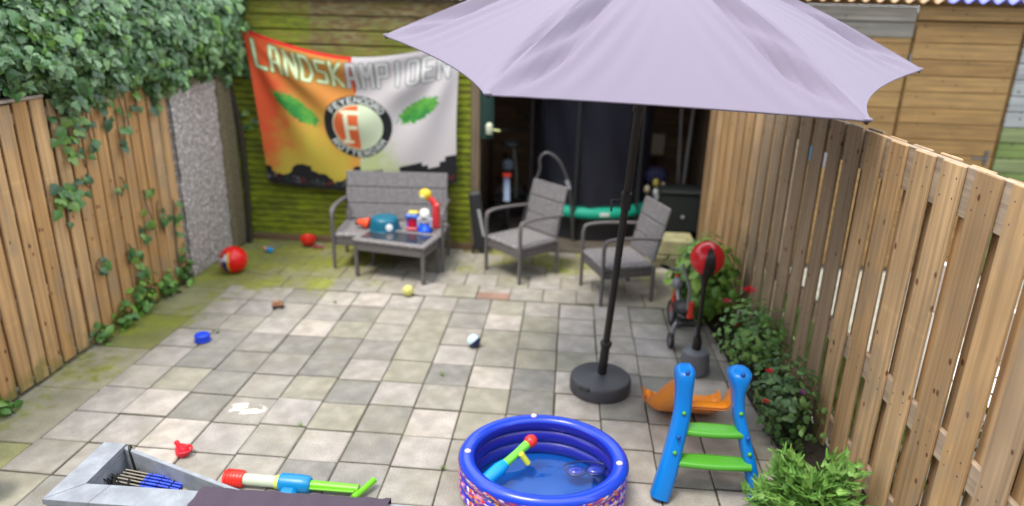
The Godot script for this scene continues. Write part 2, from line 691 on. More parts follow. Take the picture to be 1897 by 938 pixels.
func right_fence() -> void:
	var f := thing("wooden_fence", "long tan hit-and-miss board fence running along the right side", "fence", Vector3.ZERO)
	var mats := board_mats([Color(0.62, 0.385, 0.185), Color(0.55, 0.335, 0.155), Color(0.66, 0.43, 0.225), Color(0.46, 0.285, 0.14), Color(0.50, 0.34, 0.205)])
	var rail := tri_mat(lin(0.50, 0.38, 0.27), t_grain_h, Vector3(0.8, 2.0, 0.8), 0.8, 0.05)
	var dir := Vector3(-0.06, 0, -1).normalized()
	var bs := Basis(Vector3.UP, atan2(-dir.x, -dir.z))
	var side := bs * Vector3.RIGHT
	var bm := []
	for w in [0.158, 0.163, 0.154]:
		bm.append(MB.new().box(Vector3.ZERO, Vector3(0.018, 1.84, w), 0.004).mesh())
	var darker_mats := board_mats([Color(0.40, 0.28, 0.175), Color(0.44, 0.315, 0.20), Color(0.36, 0.25, 0.15)])  # darker brown set, taken by most boards in the middle stretch
	var pitch := 0.232
	var n := 22
	for i in n:
		var z := -2.125 - pitch * i
		if z < -7.0:
			break
		for s in 2:
			var zz := z - (pitch * 0.5 if s == 1 else 0.0)
			var x := fence_x(zz)
			var bmt = mats[rng.randi() % mats.size()]
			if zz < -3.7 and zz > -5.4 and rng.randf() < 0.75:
				bmt = darker_mats[rng.randi() % darker_mats.size()]
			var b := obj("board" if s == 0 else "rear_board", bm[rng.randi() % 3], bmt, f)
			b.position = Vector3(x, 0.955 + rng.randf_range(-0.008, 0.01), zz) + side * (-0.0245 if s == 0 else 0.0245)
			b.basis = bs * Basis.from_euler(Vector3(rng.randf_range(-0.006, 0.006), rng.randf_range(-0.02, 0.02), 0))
	var sx := []
	var sc := []
	for i in n:
		var z := -2.125 - pitch * i
		if z < -7.0:
			break
		for y in [0.67, 0.735, 1.72, 1.81]:
			for dz in [-0.045, 0.045]:
				sx.append(Transform3D(bs, Vector3(fence_x(z + dz), y + rng.randf_range(-0.006, 0.006), z + dz) + side * -0.0335))
				sc.append(Color(0.12, 0.09, 0.07))
	var sm := plain(Color.WHITE, 0.5, 0.3)
	sm.vertex_color_use_as_albedo = true
	copies("screw_head", MB.new().ball(Vector3.ZERO, Vector3(0.002, 0.0045, 0.0045), 8, 6).mesh(), sm, sx, sc, f)
	var len := 5.0
	for y in [0.16, 0.70, 1.765]:
		for seg in 3:
			var zc := -2.0 - len / 3.0 * (seg + 0.5)
			obj("rail", MB.new().box(Vector3(fence_x(zc), y, zc), Vector3(0.027, 0.21 if y > 1.7 else 0.13, len / 3.0 - 0.004), 0.003, bs), rail, f)
	for z in [-3.26, -5.06, -6.86]:
		obj("post", MB.new().box(Vector3(fence_x(z), 0.93, z) + side * 0.068, Vector3(0.068, 1.86, 0.068), 0.005, bs), rail, f)

func rough_wall() -> void:
	var m := tri_mat(lin(0.90, 0.82, 0.79), t_rough, Vector3.ONE * 1.5, 0.95, 1.2)
	var mm := tri_mat(lin(0.34, 0.29, 0.17), t_rough, Vector3.ONE * 2.2, 0.95, 1.0)
	var w := thing("rough_wall", "rough grey roughcast wall stub between the ivy fence and the mossy shed", "wall")
	# uneven roughcast face
	var nz := FastNoiseLite.new()
	nz.frequency = 9.0
	var rows := []
	for i in 61:
		var row := []
		var y := 2.0 * (1.0 - i / 60.0)
		for j in 41:
			var z := -6.62 + 0.80 * j / 40.0
			row.append(Vector3(-3.44 + nz.get_noise_2d(y * 1.3, z * 1.3) * 0.016 + rng.randf_range(-0.004, 0.004), y, z))
		rows.append(row)
	obj("roughcast_face", MB.new().grid(rows, false, true), m, w)
	obj("wall_core", MB.new().box(Vector3(-3.56, 1.0, -6.4), Vector3(0.2, 2.0, 1.15)), m, w)
	obj("mossy_edge", MB.new().box(Vector3(-3.46, 1.0, -6.76), Vector3(0.12, 2.0, 0.27), 0.03), mm, w)

# ---------------------------------------------------------------- sheds
func corrugated(x0: float, x1: float, y: float, z0: float, z1: float, amp := 0.018, pitch := 0.076) -> MB:
	var rows := []
	var nc := int((x1 - x0) / pitch * 8.0)
	var b := MB.new()
	for t in [0.0, -0.003]:
		rows = []
		for r in [0.0, 1.0]:
			var row := []
			for i in nc + 1:
				var x := x0 + (x1 - x0) * i / nc
				row.append(Vector3(x, y + t + amp * sin(x / pitch * TAU) + r * 0.28, lerpf(z0, z1, r)))
			rows.append(row)
		b.grid(rows, false, t < 0.0)
	return b

func shed() -> void:
	var s := thing("shed", "open-fronted shed with green mossy board cladding behind the patio", "shed")
	var clad := plain(Color.WHITE, 0.85)
	clad.albedo_texture = t_clad
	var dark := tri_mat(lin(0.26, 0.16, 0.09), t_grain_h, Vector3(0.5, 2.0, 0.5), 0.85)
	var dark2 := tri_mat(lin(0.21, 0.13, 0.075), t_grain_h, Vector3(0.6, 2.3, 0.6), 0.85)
	var post := tri_mat(lin(0.20, 0.15, 0.095), t_grain_v, Vector3(2.5, 0.5, 2.5), 0.85, 0.1)
	var y := 0.06
	while y < 2.44:
		var h := 0.069 if y < 1.72 else 0.139
		var m := MB.new().box(Vector3(-2.27, y + h / 2, -7.03), Vector3(2.56, h - 0.008, 0.034), 0.009 if h < 0.1 else 0.012, Basis(Vector3.RIGHT, -0.04))
		m.planar(Vector3.RIGHT, Vector3.DOWN, Vector2(-3.5, -2.6), Vector2(2.6, 2.6))
		obj("cladding_board", m, clad, s)
		y += h
	obj("sheathing", MB.new().box(Vector3(-2.27, 1.23, -7.06), Vector3(2.55, 2.4, 0.02)), dark, s)
	obj("plinth", MB.new().box(Vector3(-2.27, 0.02, -7.02), Vector3(2.56, 0.1, 0.06), 0.01), dark2, s)
	obj("corner_post", MB.new().box(Vector3(-0.945, 1.2, -7.03), Vector3(0.09, 2.4, 0.10), 0.008), post, s)
	obj("corner_post", MB.new().box(Vector3(1.47, 1.2, -7.06), Vector3(0.09, 2.4, 0.10), 0.008), post, s)
	obj("header_beam", MB.new().box(Vector3(0.26, 2.2, -7.06), Vector3(2.3, 0.45, 0.06), 0.008), dark, s)
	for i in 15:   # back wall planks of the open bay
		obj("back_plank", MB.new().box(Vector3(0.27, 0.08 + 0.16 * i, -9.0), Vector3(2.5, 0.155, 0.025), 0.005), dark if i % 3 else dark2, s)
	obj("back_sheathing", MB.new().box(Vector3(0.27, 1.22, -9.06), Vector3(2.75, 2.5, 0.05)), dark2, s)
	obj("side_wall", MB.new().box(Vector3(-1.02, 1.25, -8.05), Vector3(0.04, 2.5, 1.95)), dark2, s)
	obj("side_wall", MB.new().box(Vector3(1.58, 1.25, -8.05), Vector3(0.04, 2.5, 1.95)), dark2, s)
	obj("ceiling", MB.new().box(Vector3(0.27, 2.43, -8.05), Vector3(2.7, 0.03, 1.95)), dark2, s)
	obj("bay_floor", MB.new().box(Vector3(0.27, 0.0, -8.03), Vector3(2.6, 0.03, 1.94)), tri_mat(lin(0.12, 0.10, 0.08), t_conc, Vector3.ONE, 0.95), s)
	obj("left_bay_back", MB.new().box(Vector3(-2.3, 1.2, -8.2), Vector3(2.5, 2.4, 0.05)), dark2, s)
	obj("wall_bracket", MB.new().box(Vector3(-0.62, 1.55, -8.96), Vector3(0.5, 0.1, 0.05), 0.005), tri_mat(lin(0.25, 0.14, 0.06), t_grain_h, Vector3(0.6, 2, 0.6), 0.8), s)
	var sheet := plain(lin(0.46, 0.42, 0.35), 0.5)
	obj("fascia", MB.new().box(Vector3(-1.0, 2.47, -7.045), Vector3(5.2, 0.12, 0.03), 0.006), post, s)
	obj("corrugated_roof", corrugated(-3.6, 1.9, 2.535, -6.9, -9.2), sheet, s)

func neighbour_shed() -> void:
	var s := thing("shed", "tan boarded neighbouring shed with a plank door beyond the right fence", "shed")
	var tan_m := board_mats([Color(0.285, 0.165, 0.052), Color(0.25, 0.14, 0.042), Color(0.31, 0.185, 0.062)], true)
	var gry := board_mats([Color(0.20, 0.185, 0.16), Color(0.25, 0.225, 0.19)], true)
	var grn := tri_mat(lin(0.17, 0.21, 0.09), t_grain_h, Vector3(0.5, 1.6, 0.5), 0.85, 0.05)
	var grn2 := tri_mat(lin(0.13, 0.19, 0.05), t_grain_h, Vector3(0.5, 1.6, 0.5), 0.85, 0.05)
	var slate := tri_mat(lin(0.30, 0.32, 0.33), t_grain_h, Vector3(0.5, 1.6, 0.5), 0.8, 0.05)
	var dark := tri_mat(lin(0.24, 0.135, 0.045), t_grain_h, Vector3(0.5, 1.6, 0.5), 0.85)
	var z := -7.02
	for i in 16:
		var y := 0.02 + 0.147 * i
		if y < 2.25:
			obj("board", MB.new().box(Vector3(2.40, y + 0.075, z), Vector3(1.42, 0.143, 0.024), 0.006), tan_m[rng.randi() % tan_m.size()], s)
	obj("grey_board", MB.new().box(Vector3(2.33, 2.345, z + 0.01), Vector3(1.56, 0.13, 0.024), 0.006), gry[0], s)
	obj("grey_board", MB.new().box(Vector3(2.33, 2.485, z + 0.012), Vector3(1.56, 0.135, 0.024), 0.006), gry[2], s)
	obj("lintel_board", MB.new().box(Vector3(3.75, 2.50, z + 0.006), Vector3(1.26, 0.125, 0.024), 0.006), tan_m[1], s)
	var door := obj("door", MB.new().box(Vector3(3.60, 1.22, z - 0.02), Vector3(0.95, 2.40, 0.016)), dark, s)
	for i in 16:
		obj("door_plank", MB.new().box(Vector3(3.60, 0.10 + 0.1475 * i, z + 0.004), Vector3(0.93, 0.1435, 0.026), 0.007), tan_m[rng.randi() % tan_m.size()], door)
	for yy in [0.55, 1.25, 2.1]:
		obj("hinge", MB.new().box(Vector3(3.125, yy, z + 0.022), Vector3(0.018, 0.09, 0.012), 0.003), plain(lin(0.2, 0.2, 0.2), 0.4, 0.8), door)
	var hd := MB.new().tube([Vector3(4.00, 1.20, z + 0.02), Vector3(4.00, 1.20, z + 0.07), Vector3(3.86, 1.20, z + 0.07)], 0.011, 8)
	hd.box(Vector3(4.01, 1.2, z + 0.022), Vector3(0.035, 0.14, 0.01), 0.003)
	obj("handle", hd, plain(lin(0.12, 0.12, 0.125), 0.35, 0.8), door)
	for i in 17:
		var y := 0.02 + 0.147 * i
		var lab := slate if y > 1.35 else (grn if i % 2 else grn2)
		obj("side_board", MB.new().box(Vector3(5.1, y + 0.073, z - 0.01), Vector3(1.98, 0.141, 0.024), 0.008), lab, s)
	obj("sheathing", MB.new().box(Vector3(4.0, 1.25, z - 0.05), Vector3(5.0, 2.5, 0.03)), dark, s)
	obj("fascia", MB.new().box(Vector3(4.0, 2.60, z - 0.012), Vector3(5.0, 0.09, 0.02), 0.004), dark, s)
	obj("side_wall", MB.new().box(Vector3(1.66, 1.25, -7.9), Vector3(0.04, 2.5, 1.7)), dark, s)
	obj("orange_roof_sheet", corrugated(1.95, 3.36, 2.60, -6.9, -9.2, 0.02, 0.125), tri_mat(lin(0.55, 0.36, 0.20), t_conc, Vector3(3, 3, 3), 0.6), s)
	var blue := plain(lin(0.16, 0.18, 0.62), 0.5)
	obj("blue_roof_sheet", corrugated(3.34, 6.2, 2.607, -6.88, -9.2, 0.02, 0.125), blue, s)

# ---------------------------------------------------------------- banner
var glyph := {
	"L": [[0, 0, 0, 1], [0, 1, 1, 1]], "A": [[0, 1, 0.2, 0], [0.2, 0, 0.8, 0], [0.8, 0, 1, 1], [0.1, 0.6, 0.9, 0.6]], "N": [[0, 1, 0, 0], [0, 0, 1, 1], [1, 1, 1, 0]],
	"D": [[0, 0, 0, 1], [0, 0, 0.7, 0], [0.7, 0, 1, 0.3], [1, 0.3, 1, 0.7], [1, 0.7, 0.7, 1], [0.7, 1, 0, 1]],
	"S": [[1, 0.05, 0.1, 0.05], [0.05, 0.1, 0.05, 0.42], [0.1, 0.48, 0.9, 0.52], [0.95, 0.58, 0.95, 0.9], [0.9, 0.95, 0, 0.95]],
	"K": [[0, 0, 0, 1], [1, 0, 0.1, 0.5], [0.1, 0.5, 1, 1]], "M": [[0, 1, 0, 0], [0, 0, 0.5, 0.55], [0.5, 0.55, 1, 0], [1, 0, 1, 1]],
	"P": [[0, 0, 0, 1], [0, 0, 0.95, 0], [1, 0.05, 1, 0.5], [0.95, 0.55, 0, 0.55]], "I": [[0.5, 0, 0.5, 1]],
	"O": [[0.1, 0, 0.9, 0], [1, 0.1, 1, 0.9], [0.9, 1, 0.1, 1], [0, 0.9, 0, 0.1]], "E": [[0, 0, 0, 1], [0, 0, 1, 0], [0, 0.5, 0.8, 0.5], [0, 1, 1, 1]],
	"F": [[0, 0, 0, 1], [0, 0, 1, 0], [0, 0.5, 0.8, 0.5]], "Y": [[0, 0, 0.5, 0.5], [1, 0, 0.5, 0.5], [0.5, 0.5, 0.5, 1]], "R": [[0, 0, 0, 1], [0, 0, 0.95, 0], [1, 0.05, 1, 0.45], [0.95, 0.5, 0, 0.5], [0.4, 0.5, 1, 1]],
	"T": [[0, 0, 1, 0], [0.5, 0, 0.5, 1]], "1": [[0.5, 0, 0.5, 1]], "X": [],
}

func stroke(im: Image, a: Vector2, b: Vector2, w: float, c: Color) -> void:
	for y in range(maxi(0, int(minf(a.y, b.y) - w - 1)), mini(im.get_height(), int(maxf(a.y, b.y) + w + 2))):
		for x in range(maxi(0, int(minf(a.x, b.x) - w - 1)), mini(im.get_width(), int(maxf(a.x, b.x) + w + 2))):
			var p := Vector2(x, y)
			var q := Geometry2D.get_closest_point_to_segment(p, a, b)
			var d := p.distance_to(q)
			if d < w + 0.5:
				im.set_pixel(x, y, im.get_pixel(x, y).lerp(c, clampf(w + 0.5 - d, 0, 1)))

func letter(im: Image, ch: String, at: Vector2, u: Vector2, w: Vector2, th: float, c: Color) -> void:
	for s in glyph.get(ch, []):
		stroke(im, at + u * s[0] + w * s[1], at + u * s[2] + w * s[3], th, c)

func banner_print() -> Texture2D:
	var W := 800
	var H := 600
	var im := Image.create(W, H, false, Image.FORMAT_RGB8)
	var nz := FastNoiseLite.new()
	nz.frequency = 0.012
	nz.fractal_octaves = 4
	var fz := FastNoiseLite.new()
	fz.seed = 3
	fz.frequency = 0.05
	for y in H:
		for x in W:
			var u := float(x) / W
			var v := float(y) / H
			var a := nz.get_noise_2d(x, y)
			var c: Color
			if u < 0.5:
				c = Color(0.80, 0.31, 0.16).lerp(Color(0.76, 0.50, 0.23), smoothstep(0.02, 0.16, u + a * 0.06 - 0.04 + v * 0.02))
				c = c.lerp(Color(0.68, 0.61, 0.22), smoothstep(0.35, 0.95, v + a * 0.2 - absf(u - 0.27) * 1.5 + 0.2))
			else:
				c = Color(0.72, 0.70, 0.71).lerp(Color(0.64, 0.69, 0.50), smoothstep(0.30, 0.75, v + a * 0.2 - absf(u - 0.55) * 2.0))
			# green map patches on either side of the crest
			var dl := Vector2((u - 0.20) * 0.9 + (v - 0.44) * 0.4, (v - 0.44) - (u - 0.20) * 0.75)
			var dr := Vector2((u - 0.81) * 0.9 - (v - 0.42) * 0.3, (v - 0.42) + (u - 0.81) * 0.6)
			var rag := fz.get_noise_2d(x, y) * 0.35
			if (dl / Vector2(0.125, 0.07)).length() + rag < 1.0 or (dr / Vector2(0.105, 0.075)).length() + rag < 1.0:
				c = Color(0.16, 0.47, 0.20).lerp(Color(0.32, 0.58, 0.22), clampf(0.5 + a * 2.0, 0, 1))
			# dark harbour skyline and crowd along the foot
			var sky := 0.90 - 0.06 * floorf(absf(sin(floorf(u * 34.0) * 12.9898) * 3.0)) * 0.5 - 0.05 * smoothstep(0.5, 1.0, u)
			if u < 0.5:
				sky = 0.88 + 0.05 * sin(u * 22.0) + a * 0.05
			if absf(u - 0.755) < 0.024 and v > 0.83:
				sky = 0.8
			if v > sky:
				c = Color(0.045, 0.045, 0.07)
				if v > 0.93 and v < 0.975 and fz.get_noise_2d(x * 1.6, y * 1.2) > 0.28:
					c = [Color(0.5, 0.52, 0.55), Color(0.55, 0.12, 0.1), Color(0.2, 0.3, 0.32)][int(u * 23.0) % 3]
			im.set_pixel(x, y, c)
	# red edging of the title on the left half
	stroke(im, Vector2(4, 6), Vector2(398, 6), 7, Color(0.75, 0.1, 0.09))
	stroke(im, Vector2(398, 6), Vector2(398, 150), 5, Color(0.75, 0.12, 0.09))
	var word := "LANDSKAMPIOEN"
	for i in word.length():
		var x0 := 30.0 + i * 58.0
		var left := x0 < 370
		var o := Color(0.45, 0.45, 0.18) if left else Color(0.46, 0.46, 0.46)
		letter(im, word[i], Vector2(x0, 34), Vector2(36, 0), Vector2(0, 96), 11, o)
		letter(im, word[i], Vector2(x0, 34), Vector2(36, 0), Vector2(0, 96), 6.5, Color(0.80, 0.86, 0.70) if left else Color(0.75, 0.75, 0.75))
	# round crest: black ring with lettering, red and white halves, a white F
	var cc := Vector2(404, 306)
	var R := 138.0
	for y in range(int(cc.y - R), int(cc.y + R) + 1):
		for x in range(int(cc.x - R), int(cc.x + R) + 1):
			var d := cc.distance_to(Vector2(x, y))
			if d < R:
				var c := Color(0.06, 0.07, 0.09)
				if d < 97.0:
					c = Color(0.80, 0.38, 0.20) if x < cc.x + 6 else Color(0.74, 0.79, 0.68)
				elif d < 102.0:
					c = Color(0.78, 0.82, 0.70)
				im.set_pixel(x, y, c)
	letter(im, "F", cc + Vector2(-44, -66), Vector2(46, 0), Vector2(0, 132), 9, Color(0.84, 0.86, 0.74))
	stroke(im, cc + Vector2(-58, 66), cc + Vector2(-26, 66), 7, Color(0.84, 0.86, 0.74))
	stroke(im, cc + Vector2(-58, -66), cc + Vector2(4, -66), 7, Color(0.84, 0.86, 0.74))
	var top := "FEYENOORD"
	for i in top.length():
		var a := -PI / 2 + (i - 4.0) * 0.235
		var rd := Vector2(cos(a), sin(a))
		var tg := Vector2(-sin(a), cos(a))
		letter(im, top[i], cc + rd * 131 - tg * 9, tg * 18, -rd * 22, 2.6, Color(0.75, 0.78, 0.76))
	var bot := "ROTTERDAM"
	for i in bot.length():
		var a := PI / 2 - (i - 4.0) * 0.235
		var rd := Vector2(cos(a), sin(a))
		var tg := Vector2(sin(a), -cos(a))
		letter(im, bot[i], cc + rd * 109 - tg * 9, tg * 18, rd * 22, 2.6, Color(0.75, 0.78, 0.76))
	return tex(im)

func banner() -> void:
	var rows := []
	var tl := Vector2(-3.25, 2.215)
	var tr := Vector2(-1.08, 2.14)
	var bl := Vector2(-3.12, 0.68)
	var br := Vector2(-1.12, 0.75)
	for j in 61:
		var v := j / 60.0
		var row := []
		for i in 81:
			var u := i / 80.0
			var sag := lerpf(0.21, 0.10, v) * (1.0 - pow(absf(2.0 * u - 1.0), 1.7)) * (1.0 if true else 0.0)
			var p := tl.lerp(tr, u).lerp(bl.lerp(br, u), v) - Vector2(0, sag)
			p.x += 0.05 * sin(v * PI) * (0.5 - u)
			# folds that run from the two nailed corners
			var z := 0.0
			for k in 2:
				var q := Vector2(u if k == 0 else 1.0 - u, v * 0.75)
				var th := atan2(q.y, q.x + 0.02)
				var r := q.length()
				z += 0.026 * sin(th * (13.0 if k == 0 else 11.0) + k * 1.3) * smoothstep(0.05, 0.35, r) * smoothstep(1.05, 0.45, r)
			z += 0.012 * sin(u * 17.0 + v * 5.0) * v
			row.append(Vector3(p.x, p.y, -6.905 + z))
		rows.append(row)
	var m := plain(Color.WHITE, 0.9)
	m.albedo_texture = banner_print()
	m.backlight_enabled = true
	m.backlight = Color(0.25, 0.25, 0.25)
	var f := thing("fabric_banner", "sagging red and white supporters banner hung on the mossy shed wall", "banner")
	obj("printed_cloth", MB.new().grid(rows), m, f)
	for p in [tl, tr]:
		obj("nail", MB.new().ball(Vector3(p.x + 0.01, p.y - 0.01, -6.90), Vector3(0.012, 0.012, 0.012), 8, 6), plain(lin(0.6, 0.12, 0.14), 0.5), f)

# ---------------------------------------------------------------- furniture
func arc3(pts: Array, n := 6) -> Array:
	# Catmull-Rom through points
	var c := Curve3D.new()
	for i in pts.size():
		var t: Vector3 = (pts[mini(i + 1, pts.size() - 1)] - pts[maxi(i - 1, 0)]) / 6.0
		c.add_point(pts[i], -t, t)
	var out := []
	for i in pts.size() - 1:
		for k in n:
			out.append(c.sample(i, float(k) / n))
	out.append(pts[-1])
	return out

func seat_thing(called: String, label: String, cat: String, at: Vector3, turn: float, w: float, group: String, legs_w := 0.024) -> Node3D:
	var t := thing(called, label, cat, at, turn, group)
	var d := 0.50
	var hw := w / 2
	obj("seat", MB.new().box(Vector3(0, 0.34, 0.01), Vector3(w - 0.03, 0.05, d - 0.02), 0.016), M.weave_top, t)
	obj("apron", MB.new().box(Vector3(0, 0.278, 0.01), Vector3(w - 0.045, 0.078, d - 0.035), 0.006), M.weave_dark, t)
	var bs := Basis(Vector3.RIGHT, -0.24)
	var back_h := 0.50
	var parts := 3
	for k in parts:   # woven bands of the back
		obj("back_band", MB.new().box(Vector3(0, 0.365, -d / 2 + 0.02) + bs * Vector3(0, back_h * (k + 0.5) / parts, 0), Vector3(w - 0.05, back_h / parts - 0.006, 0.026), 0.008, bs), M.weave_back, t)
	obj("back_frame", MB.new().box(Vector3(0, 0.365, -d / 2 + 0.02) + bs * Vector3(0, back_h * 0.5, -0.006), Vector3(w - 0.06, back_h - 0.02, 0.016), 0.004, bs), M.weave_dark, t)
	for s in [-1, 1]:
		var x: float = s * (hw - 0.015)
		obj("leg", MB.new().box(Vector3(x, 0.17, -d / 2 + 0.02), Vector3(0.032, 0.34, 0.032), 0.006), M.weave_dark, t)
		var arm := arc3([Vector3(x, 0, d / 2), Vector3(x, 0.35, d / 2), Vector3(x, 0.555, d / 2 - 0.002), Vector3(x, 0.60, d / 2 - 0.06), Vector3(x, 0.605, 0.0), Vector3(x, 0.585, -d / 2 - 0.03)], 5)
		var rx := []
		var rz := []
		for q in arm:
			var up: float = smoothstep(0.5, 0.6, q.y)
			rx.append(lerpf(0.016, 0.024, up))
			rz.append(lerpf(0.016, 0.013, up))
		obj("arm_and_front_leg", MB.new().sweep(arm, rx, rz, Vector3.RIGHT, 10), M.weave_arm, t)
	return t

func weave(c: Color, sc: Vector3) -> StandardMaterial3D:
	return tri_mat(c, t_weave, sc, 0.55, 0.25, false)

func furniture() -> void:
	M.weave_top = weave(lin(0.44, 0.415, 0.43), Vector3(3.2, 5.0, 5.0))
	M.weave_back = weave(lin(0.35, 0.335, 0.355), Vector3(3.2, 5.0, 5.0))
	M.weave_dark = weave(lin(0.25, 0.23, 0.235), Vector3(4, 6, 4))
	M.weave_arm = weave(lin(0.25, 0.23, 0.235), Vector3(8, 8, 8))
	seat_thing("wicker_sofa", "grey wicker two-seat sofa holding toys under the banner", "sofa", Vector3(-1.71, 0, -6.52), 0.06, 1.09, "grey wicker garden set")
	seat_thing("wicker_armchair", "grey wicker armchair in front of the open shed, left of the parasol pole", "armchair", Vector3(-0.40, 0, -6.43), -0.78, 0.53, "grey wicker garden set")
	seat_thing("wicker_armchair", "grey wicker armchair partly behind the parasol pole", "armchair", Vector3(0.50, 0, -5.99), -1.22, 0.53, "grey wicker garden set")
	var t := thing("wicker_table", "low grey wicker coffee table with dark glass top before the sofa", "table", Vector3(-1.58, -0.018, -6.17), -0.2, "grey wicker garden set")
	var L := 0.74
	var D := 0.40
	for s in [-1, 1]:
		obj("frame_rail", MB.new().box(Vector3(0, 0.385, s * (D / 2 - 0.03)), Vector3(L, 0.036, 0.06), 0.01), M.weave_top, t)
		obj("frame_rail", MB.new().box(Vector3(s * (L / 2 - 0.03), 0.3845, 0), Vector3(0.06, 0.035, D - 0.121), 0.01), M.weave_top, t)
		obj("apron", MB.new().box(Vector3(0, 0.325, s * (D / 2 - 0.022)), Vector3(L - 0.06, 0.075, 0.02), 0.004), M.weave_arm, t)
		obj("apron", MB.new().box(Vector3(s * (L / 2 - 0.022), 0.325, 0), Vector3(0.02, 0.075, D - 0.08), 0.004), M.weave_arm, t)
		for q in [-1, 1]:
			obj("leg", MB.new().box(Vector3(s * (L / 2 - 0.03), 0.192, q * (D / 2 - 0.03)), Vector3(0.036, 0.344, 0.036), 0.006), M.weave_arm, t)
	var gl := plain(lin(0.035, 0.04, 0.05), 0.06)
	obj("glass_top", MB.new().box(Vector3(0, 0.396, 0), Vector3(L - 0.112, 0.007, D - 0.112), 0.002), gl, t)

func parasol() -> void:
	var base := Vector3(0.297, 0, -4.235)
	var dir := Vector3(0.05, 1, 0.072)
	var t := thing("parasol", "large lavender parasol with black pole on a round dark base", "parasol", base)
	var black := plain(lin(0.012, 0.011, 0.012), 0.35)
	var bl2 := tri_mat(lin(0.065, 0.066, 0.078), t_fine, Vector3.ONE * 4, 0.5, 0.05, false)
	obj("base", MB.new().lathe([Vector2(0.19, 0), Vector2(0.207, 0.008), Vector2(0.208, 0.07), Vector2(0.203, 0.095), Vector2(0.19, 0.106), Vector2(0.06, 0.118), Vector2(0.045, 0.13), Vector2(0.0, 0.131)], 40), bl2, t)
	obj("carry_grip", MB.new().box(Vector3(-0.105, 0.092, 0.155), Vector3(0.08, 0.018, 0.06), 0.006, Basis(Vector3.UP, -0.6)), plain(lin(0.01, 0.01, 0.012), 0.5), t)
	obj("sleeve", MB.new().lathe([Vector2(0.03, 0.12), Vector2(0.031, 0.14), Vector2(0.030, 0.34), Vector2(0.038, 0.345), Vector2(0.039, 0.37), Vector2(0.030, 0.375), Vector2(0.022, 0.378)], 20, Vector3.ZERO, Basis(Quaternion(Vector3.UP, dir.normalized()))), black, t)
	obj("pole", MB.new().tube([Vector3.ZERO + dir * 0.3, dir * 1.2, dir * 2.6], 0.0235, 16), black, t)
	obj("crank_housing", MB.new().box(dir * 1.36, Vector3(0.06, 0.12, 0.075), 0.012), black, t)
	obj("crank_handle", MB.new().tube([dir * 1.36 + Vector3(-0.03, 0, 0), dir * 1.36 + Vector3(-0.085, 0, 0), dir * 1.36 + Vector3(-0.085, -0.07, 0)], 0.007, 8), black, t)
	# canopy: six panels between six ribs
	var c := Vector3(0.4085, 2.235, -4.0815) - base
	var up := Vector3(0.0336, 0.9934, 0.110).normalized()
	var a := up.cross(Vector3(0, 0, 1)).normalized()
	var b := up.cross(a)
	var R := 1.488
	var ph := 0.002
	var apex := c + up * 0.50
	var lav := tri_mat(lin(0.25, 0.217, 0.293), t_fine, Vector3.ONE * 14, 0.9, 0.03, false)
	lav.backlight_enabled = true
	lav.backlight = Color(0.5, 0.5, 0.5)
	var rib := func(k: int, s: float) -> Vector3:
		var an := ph + k * TAU / 6.0
		var tip: Vector3 = c + (a * cos(an) + b * sin(an)) * R
		return apex.lerp(tip, s) + up * 0.085 * sin(s * PI) * (1.0 - 0.25 * s)
	var canopy := Node3D.new()
	canopy.name = "canopy"
	t.add_child(canopy)
	for k in 6:
		var rows := []
		var mid := ph + (k + 0.5) * TAU / 6.0
		var inward := -(a * cos(mid) + b * sin(mid))
		for i in 41:
			var s := i / 40.0
			var row := []
			var p0: Vector3 = rib.call(k, s)
			var p1: Vector3 = rib.call(k + 1, s)
			for j in 41:
				var u := j / 40.0
				var p := p0.lerp(p1, u)
				var w := 4.0 * u * (1.0 - u)
				p += inward * w * 0.105 * s * s
				p -= up * w * (0.035 * sin(s * PI) + (0.055 if k == 1 else 0.018) * s * s * s)
				# creases that pull from the rib ends
				var q := minf(u, 1.0 - u)
				var cr := sin((s * 0.9 + q * 3.2) * 19.0 + k * 1.7 + (2.0 if u > 0.5 else 0.0)) * exp(-q * 7.0) * smoothstep(0.0, 0.05, q) * smoothstep(0.25, 0.7, s) * smoothstep(1.02, 0.85, s)
				p -= up * cr * 0.034
				p -= up * exp(-pow((q - 0.085) / 0.055, 2.0)) * 0.055 * smoothstep(0.05, 0.4, s) * smoothstep(1.0, 0.75, s)
				row.append(p)
			rows.append(row)
		obj("panel", MB.new().grid(rows, false, false), lav, canopy)
		var hem := []
		for q in rows[40]:
			hem.append(q - up * 0.003)
		obj("hem", MB.new().tube(hem, 0.006, 6), lav, canopy)
		obj("tip_pocket", MB.new().ball(rib.call(k, 0.992) - up * 0.006, Vector3(0.02, 0.009, 0.02), 10, 6), lav, canopy)
		var path := []
		for i in 9:
			path.append(rib.call(k, i / 8.0 * 0.995) - up * 0.02)
		obj("rib", MB.new().tube(path, 0.007, 6), black, t)
		var st_a: Vector3 = base * 0.0 + dir * 1.95
		obj("stretcher", MB.new().tube([st_a, rib.call(k, 0.55) - up * 0.025], 0.006, 6), black, t)
	obj("runner_hub", MB.new().tube([dir * 1.9, dir * 2.0], 0.035, 14), black, t)
	obj("finial", MB.new().ball(apex + up * 0.03, Vector3(0.03, 0.04, 0.03), 12, 8), black, t)

